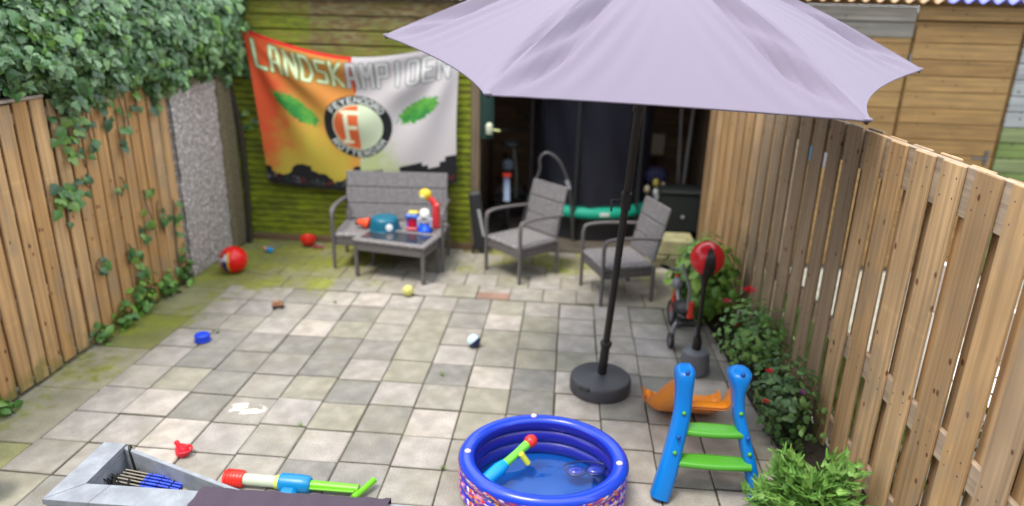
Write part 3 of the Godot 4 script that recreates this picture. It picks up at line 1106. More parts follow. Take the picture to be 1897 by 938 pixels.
func print_sprinkles(w: int, h: int, base_c: Color, n: int, cols: Array, rmin: float, rmax: float) -> Texture2D:
	var im := Image.create(w, h, false, Image.FORMAT_RGB8)
	im.fill(base_c)
	for k in n:
		var c: Color = cols[rng.randi() % cols.size()]
		var p := Vector2(rng.randf() * w, rng.randf() * h)
		var r := rng.randf_range(rmin, rmax)
		for y in range(-int(r) - 1, int(r) + 2):
			for x in range(-int(r) - 1, int(r) + 2):
				if Vector2(x, y).length() + sin(atan2(y, x) * 5.0 + k) * r * 0.25 < r:
					im.set_pixel(posmod(int(p.x) + x, w), clampi(int(p.y) + y, 0, h - 1), c)
	return tex(im)

func pool() -> void:
	var t := thing("paddling_pool", "round inflatable blue paddling pool with confetti-printed outside", "paddling pool", Vector3(-0.05, 0, -3.118))
	var R := 0.447
	var blue := plain(lin(0.005, 0.045, 0.55), 0.22)
	blue.clearcoat_enabled = true
	blue.clearcoat = 0.4
	var inner := plain(lin(0.018, 0.02, 0.34), 0.25)
	var pr := plain(Color.WHITE, 0.3)
	pr.albedo_texture = print_sprinkles(1024, 128, Color(0.24, 0.20, 0.72), 1500, [Color(0.85, 0.18, 0.15), Color(0.88, 0.82, 0.85), Color(0.82, 0.3, 0.2), Color(0.75, 0.5, 0.75), Color(0.95, 0.6, 0.2), Color(0.85, 0.8, 0.85), Color(0.15, 0.2, 0.75), Color(0.5, 0.2, 0.55)], 3.0, 7.0)
	pr.uv1_scale = Vector3(1, 1, 1)
	var rr := 0.043
	for k in 3:
		var y := 0.042 + 0.078 * k
		var outer := []
		var inn := []
		for i in 11:   # outer half and inner half of each ring tube
			var al := -PI / 2 + PI * i / 10.0
			outer.append(Vector2(R - rr + cos(al) * rr, y + sin(al) * rr))
			inn.append(Vector2(R - rr - cos(al) * rr, y - sin(al) * rr))
		if k < 2:
			obj("ring_outside", MB.new().lathe(outer, 72), pr, t)
			obj("ring_inside", MB.new().lathe(inn, 72), inner, t)
		else:
			var full := []
			for i in 25:
				var al := TAU * i / 24.0
				full.append(Vector2(R - rr + cos(al) * rr * 1.02, y + sin(al) * rr * 1.02))
			obj("top_ring", MB.new().lathe(full, 72), blue, t)
			var low := []
			for i in 8:
				var al := -PI / 2 - 0.2 + (PI / 2 + 0.5) * i / 7.0
				low.append(Vector2(R - rr + cos(al) * rr * 1.06, y + sin(al) * rr * 1.06))
			obj("printed_band", MB.new().lathe(low, 72), pr, t)
			var lowin := []
			for i in 8:
				var al := PI * 0.86 + (PI * 0.7) * i / 7.0
				lowin.append(Vector2(R - rr + cos(al) * rr * 1.06, y + sin(al) * rr * 1.06))
			obj("inner_band", MB.new().lathe(lowin, 72), inner, t)
	for an in [100.0, 352.0, 186.0]:
		var q := deg_to_rad(an)
		obj("valve", MB.new().lathe([Vector2(0.016, 0), Vector2(0.017, 0.006), Vector2(0.011, 0.012), Vector2(0, 0.013)], 12, Vector3(cos(q) * (R - rr - 0.006), 0.24, -sin(q) * (R - rr - 0.006))), plain(lin(0.75, 0.6, 0.68), 0.4), t)
	obj("pool_floor", MB.new().lathe([Vector2(0.40, 0.004), Vector2(0.0, 0.005)], 48, Vector3.ZERO), plain(lin(0.0, 0.07, 0.34), 0.4), t)
	t.scale = Vector3(1.0, 1.0, 0.875)
	var w := StandardMaterial3D.new()
	w.albedo_color = Color(0.3, 0.5, 1.0, 0.03)
	w.transparency = BaseMaterial3D.TRANSPARENCY_ALPHA
	w.roughness = 0.02
	w.metallic_specular = 0.3
	var water := MB.new()
	var rows := []
	for i in 16:
		var ring := []
		for k in 48:
			var an := TAU * k / 48.0
			var r := 0.372 * (1.0 - i / 15.0)
			ring.append(Vector3(cos(an) * r, 0.098 + 0.0006 * sin(r * 60.0 + an * 3.0), -sin(an) * r))
		rows.append(ring)
	water.grid(rows, true, false)
	var wo := obj("pool_water", water, w)
	wo.position = t.position
	wo.scale = t.scale
	tag(wo, "clear shallow water filling the blue paddling pool", "water")
	wo.set_meta("kind", "structure")
	# water blaster lying in the pool
	var g := thing("water_blaster", "small water blaster with red nozzle floating in the paddling pool", "toy", Vector3(-0.27, 0.122, -3.12), 0.0, "toy water blasters")
	var d := Vector3(0.55, 0.25, -0.6).normalized()
	var o := Vector3(-0.03, 0.0, 0.04)
	var red := plain(lin(0.72, 0.035, 0.025), 0.35)
	var grn := plain(lin(0.16, 0.62, 0.06), 0.35)
	var yel := plain(lin(0.62, 0.68, 0.06), 0.35)
	var cy := plain(lin(0.0, 0.30, 0.80), 0.35)
	obj("nozzle", MB.new().ball(o + d * 0.27, Vector3(0.036, 0.036, 0.04), 16, 10, Basis.looking_at(d)), red, g)
	obj("barrel", MB.new().tube([o + d * 0.07, o + d * 0.16, o + d * 0.25], [0.024, 0.022, 0.026], 12), grn, g)
	obj("grip", MB.new().box(o + d * 0.175 + Vector3(0.035, -0.025, 0.02), Vector3(0.03, 0.09, 0.035), 0.01, Basis(Vector3.BACK, 0.6)), yel, g)
	obj("tank", MB.new().tube([o - d * 0.10, o - d * 0.08, o + d * 0.03, o + d * 0.075], [0.03, 0.037, 0.038, 0.028], 12), cy, g)
	var gg := thing("swim_goggles", "dark blue swimming goggles under water in the paddling pool", "goggles", Vector3(0.18, 0.085, -3.20), 0.15)
	var dk := plain(lin(0.012, 0.015, 0.10), 0.25)
	for s in [-1, 1]:
		obj("lens", MB.new().ball(Vector3(s * 0.052, 0, 0), Vector3(0.046, 0.022, 0.034), 14, 8), plain(lin(0.03, 0.05, 0.35), 0.15), gg)
		obj("rim", MB.new().tube(ring_path(Vector3(s * 0.052, 0, 0), 0.048, 0.036, 14), 0.008, 6), dk, gg)
	obj("strap", MB.new().tube(arc3([Vector3(-0.10, 0, 0), Vector3(-0.11, 0.004, -0.05), Vector3(0, 0.008, -0.075), Vector3(0.11, 0.004, -0.05), Vector3(0.10, 0, 0)], 5), 0.006, 6), dk, gg)

func ring_path(c: Vector3, rx: float, rz: float, n: int) -> Array:
	var o := []
	for i in n + 1:
		var a := TAU * i / n
		o.append(c + Vector3(cos(a) * rx, 0, sin(a) * rz))
	return o

func slide() -> void:
	var t := thing("toddler_slide", "toddler slide with blue sides, green steps and an orange chute", "slide")
	var blue := plain(lin(0.0, 0.175, 0.60), 0.32)
	var green := plain(lin(0.075, 0.33, 0.03), 0.35)
	var orange := plain(lin(0.88, 0.28, 0.006), 0.32)
	orange.backlight_enabled = true
	orange.backlight = Color(0.5, 0.5, 0.5)
	var left := arc3([Vector3(0.575, 0.012, -3.13), Vector3(0.612, 0.16, -3.17), Vector3(0.645, 0.32, -3.22), Vector3(0.668, 0.46, -3.26), Vector3(0.672, 0.60, -3.31), Vector3(0.668, 0.70, -3.34)], 5)
	var right := arc3([Vector3(1.085, 0.012, -3.19), Vector3(1.05, 0.16, -3.21), Vector3(1.005, 0.32, -3.25), Vector3(0.965, 0.46, -3.29), Vector3(0.955, 0.60, -3.33), Vector3(0.958, 0.70, -3.355)], 5)
	for pth in [left, right]:
		var rx := []
		var rz := []
		for i in pth.size():
			var f: float = i / float(pth.size() - 1)
			rx.append(lerpf(0.052 if pth == left else 0.034, 0.044 if pth == left else 0.030, smoothstep(0.0, 0.6, f)) + (0.008 if pth == left else 0.03) * smoothstep(0.72, 0.9, f) * smoothstep(1.05, 0.93, f) - 0.02 * smoothstep(0.93, 1.0, f))
			rz.append(0.055 + 0.03 * smoothstep(0.6, 0.85, f) - 0.07 * smoothstep(0.9, 1.0, f))
		var sd := obj("side_panel", MB.new().sweep(pth, rx, rz, Vector3.RIGHT, 20), blue, t)
		for i in [8, 15]:
			obj("bolt", MB.new().ball(pth[i] + Vector3(0, 0.02, 0.055), Vector3(0.012, 0.012, 0.012), 8, 6), green, sd)
		for i in [10, 22]:
			obj("bolt_recess", MB.new().ball(pth[i] + Vector3(0, 0.045, 0.062 if i < 20 else 0.075), Vector3(0.012, 0.014, 0.012), 8, 6), plain(lin(0.0, 0.07, 0.35), 0.5), sd)
	for s in [[0.36, 0.66, 0.985, -3.25], [0.205, 0.625, 1.035, -3.19]]:
		var rows := []
		for j in 13:
			var u := j / 12.0
			var bulge := 0.045 + 0.012 * sin(u * PI)
			var ring := []
			for k in 14:
				var an := TAU * k / 14.0
				ring.append(Vector3(lerpf(s[1], s[2], u), s[0] + 0.02 * signf(sin(an)) * pow(absf(sin(an)), 0.6), s[3] + bulge * signf(cos(an)) * pow(absf(cos(an)), 0.6)))
			rows.append(ring)
		var m := MB.new().grid(rows, true, true)
		m.fan(rows[0], Vector3.LEFT)
		m.fan(rows[-1], Vector3.RIGHT)
		obj("step", m, green, t)
	# chute
	var mm := MB.new()
	for layer in 2:
		var rows := []
		for i in 25:
			var f := i / 24.0
			var z := lerpf(-3.38, -4.08, f)
			var y := 0.42 - 0.40 * smoothstep(0.0, 0.9, f) * 0.93 + 0.035 * smoothstep(0.86, 1.0, f)
			var cx := lerpf(0.815, 0.83, f) - 0.02 * f
			var hw := lerpf(0.14, 0.225, smoothstep(0.1, 1.0, f))
			var wall := lerpf(0.14, 0.05, f)
			var row := []
			for j in 17:
				var u := j / 8.0 - 1.0
				var au := absf(u)
				var px := signf(u) * minf(au / 0.72, 1.0) * hw + signf(u) * maxf(0.0, au - 0.72) / 0.28 * 0.025
				var py := wall * smoothstep(0.55, 1.0, au)
				row.append(Vector3(cx + px, y + py - (0.014 if layer else 0.0), z - (0.012 * f if layer == 0 else 0.0)))
			rows.append(row)
		mm.grid(rows, false, layer == 1)
	obj("chute", mm, orange, t)
	obj("chute_lip", MB.new().tube([Vector3(0.60, 0.07, -4.085), Vector3(0.68, 0.045, -4.095), Vector3(0.81, 0.04, -4.10), Vector3(0.95, 0.045, -4.095), Vector3(1.03, 0.07, -4.085)], 0.026, 10), orange, t)
	for x in [0.605, 1.03]:
		obj("lip_end", MB.new().ball(Vector3(x, 0.058, -4.08), Vector3(0.036, 0.046, 0.042), 14, 10), orange, t)
	obj("base_bar", MB.new().tube([Vector3(0.66, 0.03, -3.99), Vector3(0.98, 0.03, -3.99)], 0.02, 8), orange, t)

func punch_ball() -> void:
	var t := thing("punch_ball", "red and black punch ball on a pole with grey base by the shrub", "punch ball", Vector3(0.985, 0, -4.58))
	var grey_m := tri_mat(lin(0.16, 0.17, 0.19), t_fine, Vector3.ONE * 4, 0.5, 0.03, false)
	var black := plain(lin(0.012, 0.012, 0.013), 0.4)
	obj("base", MB.new().lathe([Vector2(0.0, 0.0), Vector2(0.105, 0), Vector2(0.11, 0.015), Vector2(0.095, 0.15), Vector2(0.085, 0.17), Vector2(0.03, 0.178), Vector2(0, 0.18)], 28), grey_m, t)
	obj("spring", MB.new().lathe([Vector2(0.03, 0.17), Vector2(0.034, 0.19), Vector2(0.03, 0.26), Vector2(0.018, 0.26)], 14), black, t)
	obj("pole", MB.new().tube([Vector3(0, 0.2, 0), Vector3(0, 0.8, 0)], 0.016, 12), black, t)
	obj("ball", MB.new().ball(Vector3(0, 0.865, 0), Vector3(0.116, 0.118, 0.116), 32, 20), plain(lin(0.62, 0.012, 0.02), 0.25), t)
	# black leather gusset running down the front into the neck
	var rows := []
	for i in 15:
		var f := i / 14.0
		var el := lerpf(0.9, -1.45, f)
		var wd := 0.30 * sin(minf(f * 1.15 + 0.12, 1.0) * PI * 0.72) + 0.02
		var row := []
		for j in 9:
			var az := (j / 4.0 - 1.0) * wd / maxf(0.25, cos(el))
			az = clampf(az, -1.2, 1.2)
			row.append(Vector3(0, 0.865, 0) + Vector3(sin(az) * cos(el), sin(el) * 1.01, cos(az) * cos(el)) * 0.1195)
		rows.append(row)
	obj("gusset", MB.new().grid(rows), black, t)
	obj("neck", MB.new().lathe([Vector2(0.02, 0.66), Vector2(0.028, 0.72), Vector2(0.045, 0.755), Vector2(0.06, 0.77)], 16), black, t)

func wheel(t: Node3D, c: Vector3, r: float, w: float, tyre: Material, rim: Material, ax := Vector3.RIGHT) -> void:
	var bs := Basis(Quaternion(Vector3.UP, ax))
	var q := obj("wheel", MB.new().lathe([Vector2(r * 0.72, -w / 2), Vector2(r * 0.93, -w / 2), Vector2(r, -w / 4), Vector2(r, w / 4), Vector2(r * 0.93, w / 2), Vector2(r * 0.72, w / 2), Vector2(r * 0.70, 0), Vector2(r * 0.72, -w / 2)], 24, c, bs), tyre, t)
	obj("hub", MB.new().lathe([Vector2(0, -w * 0.4), Vector2(r * 0.72, -w * 0.3), Vector2(r * 0.72, w * 0.3), Vector2(0, w * 0.4)], 18, c, bs), rim, q)

func tricycle() -> void:
	var t := thing("tricycle", "small black, grey and red tricycle parked beside the punch ball", "tricycle", Vector3(0.96, 0, -4.98), 0.1)
	var black := plain(lin(0.014, 0.014, 0.015), 0.5)
	var grey_m := plain(lin(0.24, 0.24, 0.27), 0.4, 0.3)
	var red := plain(lin(0.70, 0.05, 0.025), 0.4)
	for s in [-1, 1]:
		wheel(t, Vector3(s * 0.105, 0.062, 0.04), 0.062, 0.03, black, grey_m)
	obj("rear_frame", MB.new().tube(arc3([Vector3(-0.095, 0.07, 0.04), Vector3(-0.085, 0.17, 0.02), Vector3(-0.03, 0.225, 0), Vector3(0.03, 0.225, 0), Vector3(0.085, 0.17, 0.02), Vector3(0.095, 0.07, 0.04)], 5), 0.016, 10), grey_m, t)
	obj("mudguard", MB.new().box(Vector3(0, 0.215, 0.02), Vector3(0.14, 0.045, 0.13), 0.018), black, t)
	obj("seat", MB.new().ball(Vector3(-0.01, 0.31, -0.03), Vector3(0.085, 0.05, 0.11), 18, 10), black, t)
	obj("seat_back", MB.new().box(Vector3(0.01, 0.33, 0.065), Vector3(0.05, 0.14, 0.025), 0.012, Basis(Vector3.RIGHT, -0.2)), red, t)
	obj("frame_tube", MB.new().tube([Vector3(0, 0.22, 0), Vector3(0, 0.24, -0.2), Vector3(0.0, 0.42, -0.33)], 0.02, 10), grey_m, t)
	obj("fork", MB.new().tube([Vector3(0, 0.12, -0.38), Vector3(0, 0.30, -0.36), Vector3(0.0, 0.50, -0.32)], 0.018, 10), red, t)
	wheel(t, Vector3(0, 0.11, -0.385), 0.11, 0.035, black, grey_m)
	obj("front_guard", MB.new().ball(Vector3(0, 0.40, -0.30), Vector3(0.05, 0.06, 0.05), 14, 8), grey_m, t)
	obj("handlebar", MB.new().tube(arc3([Vector3(-0.14, 0.56, -0.26), Vector3(-0.06, 0.52, -0.31), Vector3(0.06, 0.52, -0.31), Vector3(0.14, 0.56, -0.26)], 4), 0.012, 8), grey_m, t)
	for s in [-1, 1]:
		obj("grip", MB.new().tube([Vector3(s * 0.10, 0.54, -0.285), Vector3(s * 0.16, 0.57, -0.25)], 0.017, 8), black, t)
	obj("push_bar", MB.new().tube([Vector3(-0.01, 0.30, 0.06), Vector3(-0.005, 0.5, 0.05), Vector3(-0.07, 0.68, 0.02)], 0.012, 8), grey_m, t)

func planter_box() -> void:
	var t := thing("planter_box", "pale grey metal corner box with wide flat rim in the foreground", "planter")
	var rim := tri_mat(lin(0.33, 0.355, 0.40), t_conc, Vector3.ONE * 2.2, 0.4, 0.02)
	var wall := tri_mat(lin(0.33, 0.355, 0.40), t_conc, Vector3.ONE * 2.6, 0.45, 0.02)
	var Y := 0.60
	# mitred rim: left rail, near rail in two lengths
	var pl := func(pts: Array) -> MB:
		return MB.new().plate(PackedVector2Array(pts), Vector3(0, Y - 0.0125, 0), Vector3.RIGHT, Vector3.BACK, 0.025)
	obj("left_rim", pl.call([Vector2(-1.968, -2.455), Vector2(-1.868, -2.455), Vector2(-1.864, -2.185), Vector2(-1.968, -2.075)]), rim, t)
	obj("near_rim", pl.call([Vector2(-1.9655, -2.0745), Vector2(-1.862, -2.182), Vector2(-1.762, -2.185), Vector2(-1.782, -2.0745)]), rim, t)
	obj("near_rim", pl.call([Vector2(-1.7795, -2.0745), Vector2(-1.7595, -2.185), Vector2(-0.35, -2.205), Vector2(-0.35, -2.0945)]), rim, t)
	obj("left_wall", MB.new().box(Vector3(-1.915, 0.28, -2.262), Vector3(0.09, 0.58, 0.37), 0.003), wall, t)
	obj("near_wall", MB.new().box(Vector3(-1.13, 0.28, -2.14), Vector3(1.56, 0.58, 0.085), 0.003, Basis(Vector3.UP, 0.013)), wall, t)
	var a := Vector3(-1.875, 0, -2.448)
	var b := Vector3(-0.95, 0, -2.115)
	var dd := b - a
	obj("far_wall", MB.new().box((a + b) / 2 + Vector3(0, 0.295, 0), Vector3(dd.length(), 0.59, 0.018), 0.003, Basis(Vector3.UP, atan2(-dd.z, dd.x))), wall, t)
	obj("box_floor", MB.new().plate(PackedVector2Array([Vector2(-1.86, -2.44), Vector2(-1.87, -2.18), Vector2(-1.1, -2.19)]), Vector3(0, 0.385, 0), Vector3.RIGHT, Vector3.BACK, 0.03), tri_mat(lin(0.07, 0.06, 0.05), t_rough, Vector3.ONE * 3, 0.95, 0.4), t)
	var cbl := obj("black_cable", MB.new().tube(arc3([Vector3(-1.79, 0.41, -2.39), Vector3(-1.815, 0.50, -2.412), Vector3(-1.832, 0.585, -2.424), Vector3(-1.842, 0.597, -2.440), Vector3(-1.846, 0.57, -2.455), Vector3(-1.848, 0.4, -2.46)], 5), 0.006, 8), plain(lin(0.01, 0.01, 0.01), 0.5))
	tag(cbl, "thin black cable hanging over the wall of the grey box", "cable")
	# hand brush lying in the box
	var h := thing("hand_brush", "worn brush with black bristles and blue bound strands inside the grey box", "brush", Vector3(-1.745, 0.465, -2.335), 0.0)
	var black := plain(lin(0.012, 0.011, 0.012), 0.8)
	var blue := plain(lin(0.02, 0.06, 0.52), 0.5)
	var pale := plain(lin(0.26, 0.23, 0.18), 0.7)
	var dir := Vector3(0.985, -0.02, 0.10).normalized()
	for k in 46:
		var o := Vector3(-0.12 + rng.randf() * 0.10, 0.01 + rng.randf() * 0.05, -0.03 + rng.randf() * 0.09)
		obj("bristle", MB.new().tube([o, o + Vector3(rng.randf_range(-0.03, 0.02), 0.01 + rng.randf() * 0.025, rng.randf_range(-0.03, 0.03))], 0.0035, 4), black, h)
	obj("bristle_block", MB.new().ball(Vector3(-0.06, 0.03, 0.0), Vector3(0.065, 0.04, 0.055), 14, 8), black, h)
	for k in 14:
		var off := Vector3(0, 0.045 + 0.008 * (k % 3), -0.040 + 0.0062 * k)
		obj("strand", MB.new().tube([off + Vector3(-0.075, 0.012, 0.0), off + dir * 0.03], 0.0032, 5), pale, h)
		var sm := obj("blue_strand", MB.new().tube([off + dir * 0.028, off + dir * 0.09, off * 0.9 + dir * 0.20], 0.0052, 6), blue, h)
		for q in 5:
			obj("binding", MB.new().tube([off + dir * (0.045 + q * 0.028), off + dir * (0.048 + q * 0.028)], 0.0062, 6), plain(lin(0.03, 0.11, 0.70), 0.5) if q % 2 else black, sm)
	obj("handle", MB.new().tube([dir * 0.19 + Vector3(0, 0.03, 0), dir * 0.45 + Vector3(0, 0.0, 0)], 0.015, 8), pale, h)
	# folded cloth over the near rim
	var rows := []
	var za := -2.212
	var x0 := -1.385
	var x1 := -0.625
	for i in 41:
		var u := i / 40.0
		var x := lerpf(x0, x1, u)
		var row := []
		var wv := 0.004 * sin(u * 23.0) + 0.003 * sin(u * 51.0 + 1.0) + 0.018 * smoothstep(0.965, 0.985, u) * smoothstep(1.01, 0.99, u)
		for p in [Vector2(0.0, -0.16), Vector2(-0.004, -0.03), Vector2(0.002, 0.006), Vector2(0.012, 0.014), Vector2(0.04, 0.013), Vector2(0.08, 0.014), Vector2(0.115, 0.012), Vector2(0.135, 0.004), Vector2(0.139, -0.02), Vector2(0.137, -0.14), Vector2(0.139, -0.26)]:
			row.append(Vector3(x + 0.004 * sin(p.x * 90.0), Y + p.y + wv * (1.0 if p.y > 0 else 0.3), za - 0.012 * u + p.x + wv * 0.4))
		rows.append(row)
	var cl := tri_mat(lin(0.070, 0.050, 0.076), t_fine, Vector3.ONE * 7, 0.95, 0.12)
	var cb := MB.new().grid(rows, false, false)
	var c := obj("folded_cloth", cb, cl)
	tag(c, "dusty purple cloth draped over the rim of the grey box", "cloth")
	var pot := thing("black_pot", "black plastic pot at the bottom left corner of the patio", "pot", Vector3(-2.93, 0, -2.72))
	obj("pot_body", MB.new().lathe([Vector2(0.0, 0.004), Vector2(0.07, 0.0), Vector2(0.10, 0.14), Vector2(0.107, 0.15), Vector2(0.107, 0.165), Vector2(0.095, 0.165), Vector2(0.085, 0.10), Vector2(0.0, 0.10)], 28), plain(lin(0.012, 0.013, 0.017), 0.4), pot)
	obj("pot_soil", MB.new().lathe([Vector2(0.092, 0.12), Vector2(0.05, 0.132), Vector2(0, 0.135)], 20), tri_mat(lin(0.03, 0.022, 0.016), t_rough, Vector3.ONE * 5, 1.0), pot)

# ---------------------------------------------------------------- toys
func small_toys() -> void:
	var red := plain(lin(0.75, 0.025, 0.015), 0.35)
	var blue := plain(lin(0.005, 0.05, 0.62), 0.35)
	# striped football
	var im := Image.create(256, 128, false, Image.FORMAT_RGB8)
	for y in 128:
		for x in 256:
			var u := x / 256.0
			var v := y / 128.0
			var c := Color(0.86, 0.06, 0.05)
			var d := Vector2((u - 0.70) * 2.0, v - 0.42).length()
			if d < 0.15:
				c = Color(0.8, 0.78, 0.84)
			if absf(u - 0.71) < 0.035 and v > 0.45 and v < 0.95:
				c = Color(0.16, 0.13, 0.42)
			if absf(u - 0.755) < 0.012 and v > 0.2 and v < 0.75:
				c = Color(0.85, 0.7, 0.25)
			if Vector2((u - 0.66) * 2.0, v - 0.3).length() < 0.08:
				c = Color(0.6, 0.25, 0.18)
			im.set_pixel(x, 127 - y, c)
	var bm := plain(Color.WHITE, 0.3)
	bm.albedo_texture = tex(im)
	var b := obj("toy_ball", MB.new().ball(Vector3.ZERO, Vector3.ONE * 0.130, 40, 24), bm)
	b.position = Vector3(-3.125, 0.130, -5.99)
	tag(b, "shiny red toy ball with white and blue print by the rough wall", "ball")
	var two := thing("toy_figure", "tiny blue and orange plastic toy lying behind the red ball", "toy", Vector3(-3.05, 0, -6.6))
	obj("toy_body", MB.new().ball(Vector3(0.02, 0.03, 0.02), Vector3(0.04, 0.03, 0.03), 12, 8), plain(lin(0.02, 0.27, 0.55), 0.4), two)
	obj("toy_head", MB.new().ball(Vector3(-0.035, 0.035, -0.01), Vector3(0.024, 0.024, 0.024), 12, 8), plain(lin(0.7, 0.3, 0.2), 0.4), two)
	var sc := thing("toy_scoop", "red plastic toy scoop lying open beside the sofa", "toy", Vector3(-2.70, 0, -6.80), 0.3)
	obj("scoop_bowl", MB.new().lathe([Vector2(0.0, 0.0), Vector2(0.05, 0.005), Vector2(0.085, 0.06), Vector2(0.09, 0.075), Vector2(0.08, 0.07), Vector2(0.04, 0.02), Vector2(0, 0.015)], 20, Vector3(0, 0.035, 0), Basis(Vector3.RIGHT, -0.9)), red, sc)
	obj("scoop_handle", MB.new().tube([Vector3(0.05, 0.02, 0.03), Vector3(0.16, 0.012, 0.05)], 0.013, 8), plain(lin(0.3, 0.01, 0.03), 0.4), sc)
	var pk := thing("toy_cup", "bright blue plastic toy cup lying on the left paving", "toy", Vector3(-2.70, 0.0, -4.57))
	obj("cup_shell", MB.new().lathe([Vector2(0.0, 0.0), Vector2(0.048, 0.0), Vector2(0.055, 0.01), Vector2(0.056, 0.05), Vector2(0.05, 0.06), Vector2(0.03, 0.064), Vector2(0.0, 0.064)], 26, Vector3.ZERO), blue, pk)
	obj("cup_rim", MB.new().tube(ring_path(Vector3(0, 0.012, 0), 0.056, 0.056, 24), 0.005, 6), blue, pk)
	var br := thing("toy_car", "small brown toy car on the paving near the moss", "toy car", Vector3(-2.39, 0, -5.25), 0.4)
	obj("car_body", MB.new().box(Vector3(0, 0.03, 0), Vector3(0.10, 0.03, 0.05), 0.01), plain(lin(0.25, 0.10, 0.035), 0.4), br)
	obj("car_cabin", MB.new().box(Vector3(-0.01, 0.055, 0), Vector3(0.05, 0.025, 0.042), 0.008), plain(lin(0.35, 0.17, 0.08), 0.4), br)
	for s in [-1, 1]:
		for q in [-1, 1]:
			wheel(br, Vector3(s * 0.033, 0.014, q * 0.026), 0.014, 0.012, plain(lin(0.02, 0.02, 0.025), 0.6), plain(lin(0.1, 0.1, 0.12), 0.5), Vector3.BACK)
	var yb := obj("tennis_ball", MB.new().ball(Vector3.ZERO, Vector3.ONE * 0.05, 24, 16), tri_mat(lin(0.72, 0.70, 0.22), t_fine, Vector3.ONE * 9, 0.9, 0.15, false))
	yb.position = Vector3(-1.36, 0.05, -5.66)
	tag(yb, "pale yellow ball on the paving in front of the coffee table", "ball")
	var db := thing("toy_ball", "small two-tone ball, dark blue below and pale above, on the paving", "ball", Vector3(-0.645, 0.05, -4.75))
	var up := Basis(Quaternion(Vector3.UP, Vector3(-0.6, 0.72, -0.12).normalized()))
	var cap := []
	var low := []
	for i in 9:
		var e := PI / 2 * i / 8.0
		cap.append(Vector2(cos(e) * 0.05, sin(e) * 0.05))
		low.append(Vector2(sin(e) * 0.05, -cos(e) * 0.05))
	obj("pale_half", MB.new().lathe(cap, 24, Vector3.ZERO, up), plain(lin(0.55, 0.72, 0.78), 0.4), db)
	obj("dark_half", MB.new().lathe(low, 24, Vector3.ZERO, up), plain(lin(0.012, 0.018, 0.10), 0.4), db)
	var rr := thing("toy_nozzle", "small red plastic toy piece with a ring lying on paving near the grey box", "toy", Vector3(-2.09, 0, -3.20), 0.5)
	obj("nozzle_body", MB.new().lathe([Vector2(0.0, 0), Vector2(0.034, 0.004), Vector2(0.04, 0.03), Vector2(0.028, 0.06), Vector2(0.014, 0.075), Vector2(0.014, 0.1), Vector2(0, 0.1)], 18, Vector3(0, 0, 0), Basis(Vector3.BACK, 0.35)), plain(lin(0.72, 0.015, 0.03), 0.35), rr)
	obj("nozzle_ring", MB.new().tube(ring_path(Vector3(0, 0.035, 0), 0.041, 0.041, 18), 0.007, 6), plain(lin(0.6, 0.01, 0.03), 0.4), rr)
	# long pump-action blaster in the foreground
	var g := thing("water_blaster", "long pump water blaster with red tip, lying on the paving in the foreground", "toy", Vector3(-1.72, 0.045, -2.975), 0.0, "toy water blasters")
	var e1 := Vector3(0.76, -0.012, 0.0)
	var dir := e1.normalized()
	obj("red_tip", MB.new().tube([dir * -0.02, dir * -0.015, dir * 0.03, dir * 0.085, dir * 0.09], [0.033, 0.042, 0.044, 0.044, 0.036], 18), red, g)
	for k in 5:
		obj("tip_rib", MB.new().tube(ring_tube(dir * (0.0 + 0.018 * k), 0.044), 0.004, 5), red, g)
	var clear := plain(Color(0.72, 0.76, 0.68), 0.2)
	obj("water_tube", MB.new().tube([dir * 0.09, dir * 0.28], 0.031, 16), clear, g)
	obj("collar", MB.new().tube([dir * 0.262, dir * 0.285], 0.036, 16), plain(lin(0.55, 0.65, 0.12), 0.4), g)
	var cy := plain(lin(0.0, 0.19, 0.46), 0.35)
	obj("blue_body", MB.new().tube([dir * 0.285, dir * 0.295, dir * 0.40, dir * 0.44, dir * 0.452], [0.042, 0.05, 0.05, 0.046, 0.036], 16), cy, g)
	obj("trigger_grip", MB.new().box(dir * 0.35 + Vector3(0, -0.012, 0.062), Vector3(0.09, 0.045, 0.065), 0.018), cy, g)
	var gr := plain(lin(0.14, 0.48, 0.012), 0.35)
	obj("pump_rod", MB.new().tube([dir * 0.44, dir * 0.70, dir * 0.71], [0.026, 0.024, 0.026], 14), gr, g)
	obj("pump_rod_rib", MB.new().box(dir * 0.57 + Vector3(0, 0.0, 0.022), Vector3(0.25, 0.012, 0.02), 0.004), gr, g)
	obj("pump_handle", MB.new().tube([dir * 0.715 + Vector3(-0.015, 0, 0.07), dir * 0.735, dir * 0.755 + Vector3(0.02, 0.01, -0.075)], 0.017, 10), gr, g)
	# toys on the sofa
	var Y := 0.366
	var k := thing("toy_tub", "teal toy tub with a round white badge on the sofa seat", "toy", Vector3(-1.76, Y, -6.42), 0.06)
	obj("tub", MB.new().lathe([Vector2(0, 0), Vector2(0.145, 0.0), Vector2(0.152, 0.02), Vector2(0.135, 0.10), Vector2(0.125, 0.125), Vector2(0.10, 0.138), Vector2(0, 0.142)], 32), plain(lin(0.004, 0.125, 0.21), 0.35), k)
	obj("tub_rim", MB.new().tube(ring_path(Vector3(0, 0.012, 0), 0.152, 0.152, 30), 0.008, 6), plain(lin(0.0, 0.13, 0.24), 0.4), k)
	obj("white_badge", MB.new().lathe([Vector2(0.034, -0.004), Vector2(0.034, 0.004), Vector2(0, 0.005)], 18, Vector3(0.07, 0.06, 0.126), Basis(Vector3.RIGHT, 1.35) * Basis(Vector3.BACK, -0.3)), plain(lin(0.72, 0.74, 0.78), 0.4), k)
	var o := thing("toy_cone", "orange plastic toy cone lying left of the teal tub on the sofa", "toy", Vector3(-1.93, Y + 0.055, -6.42))
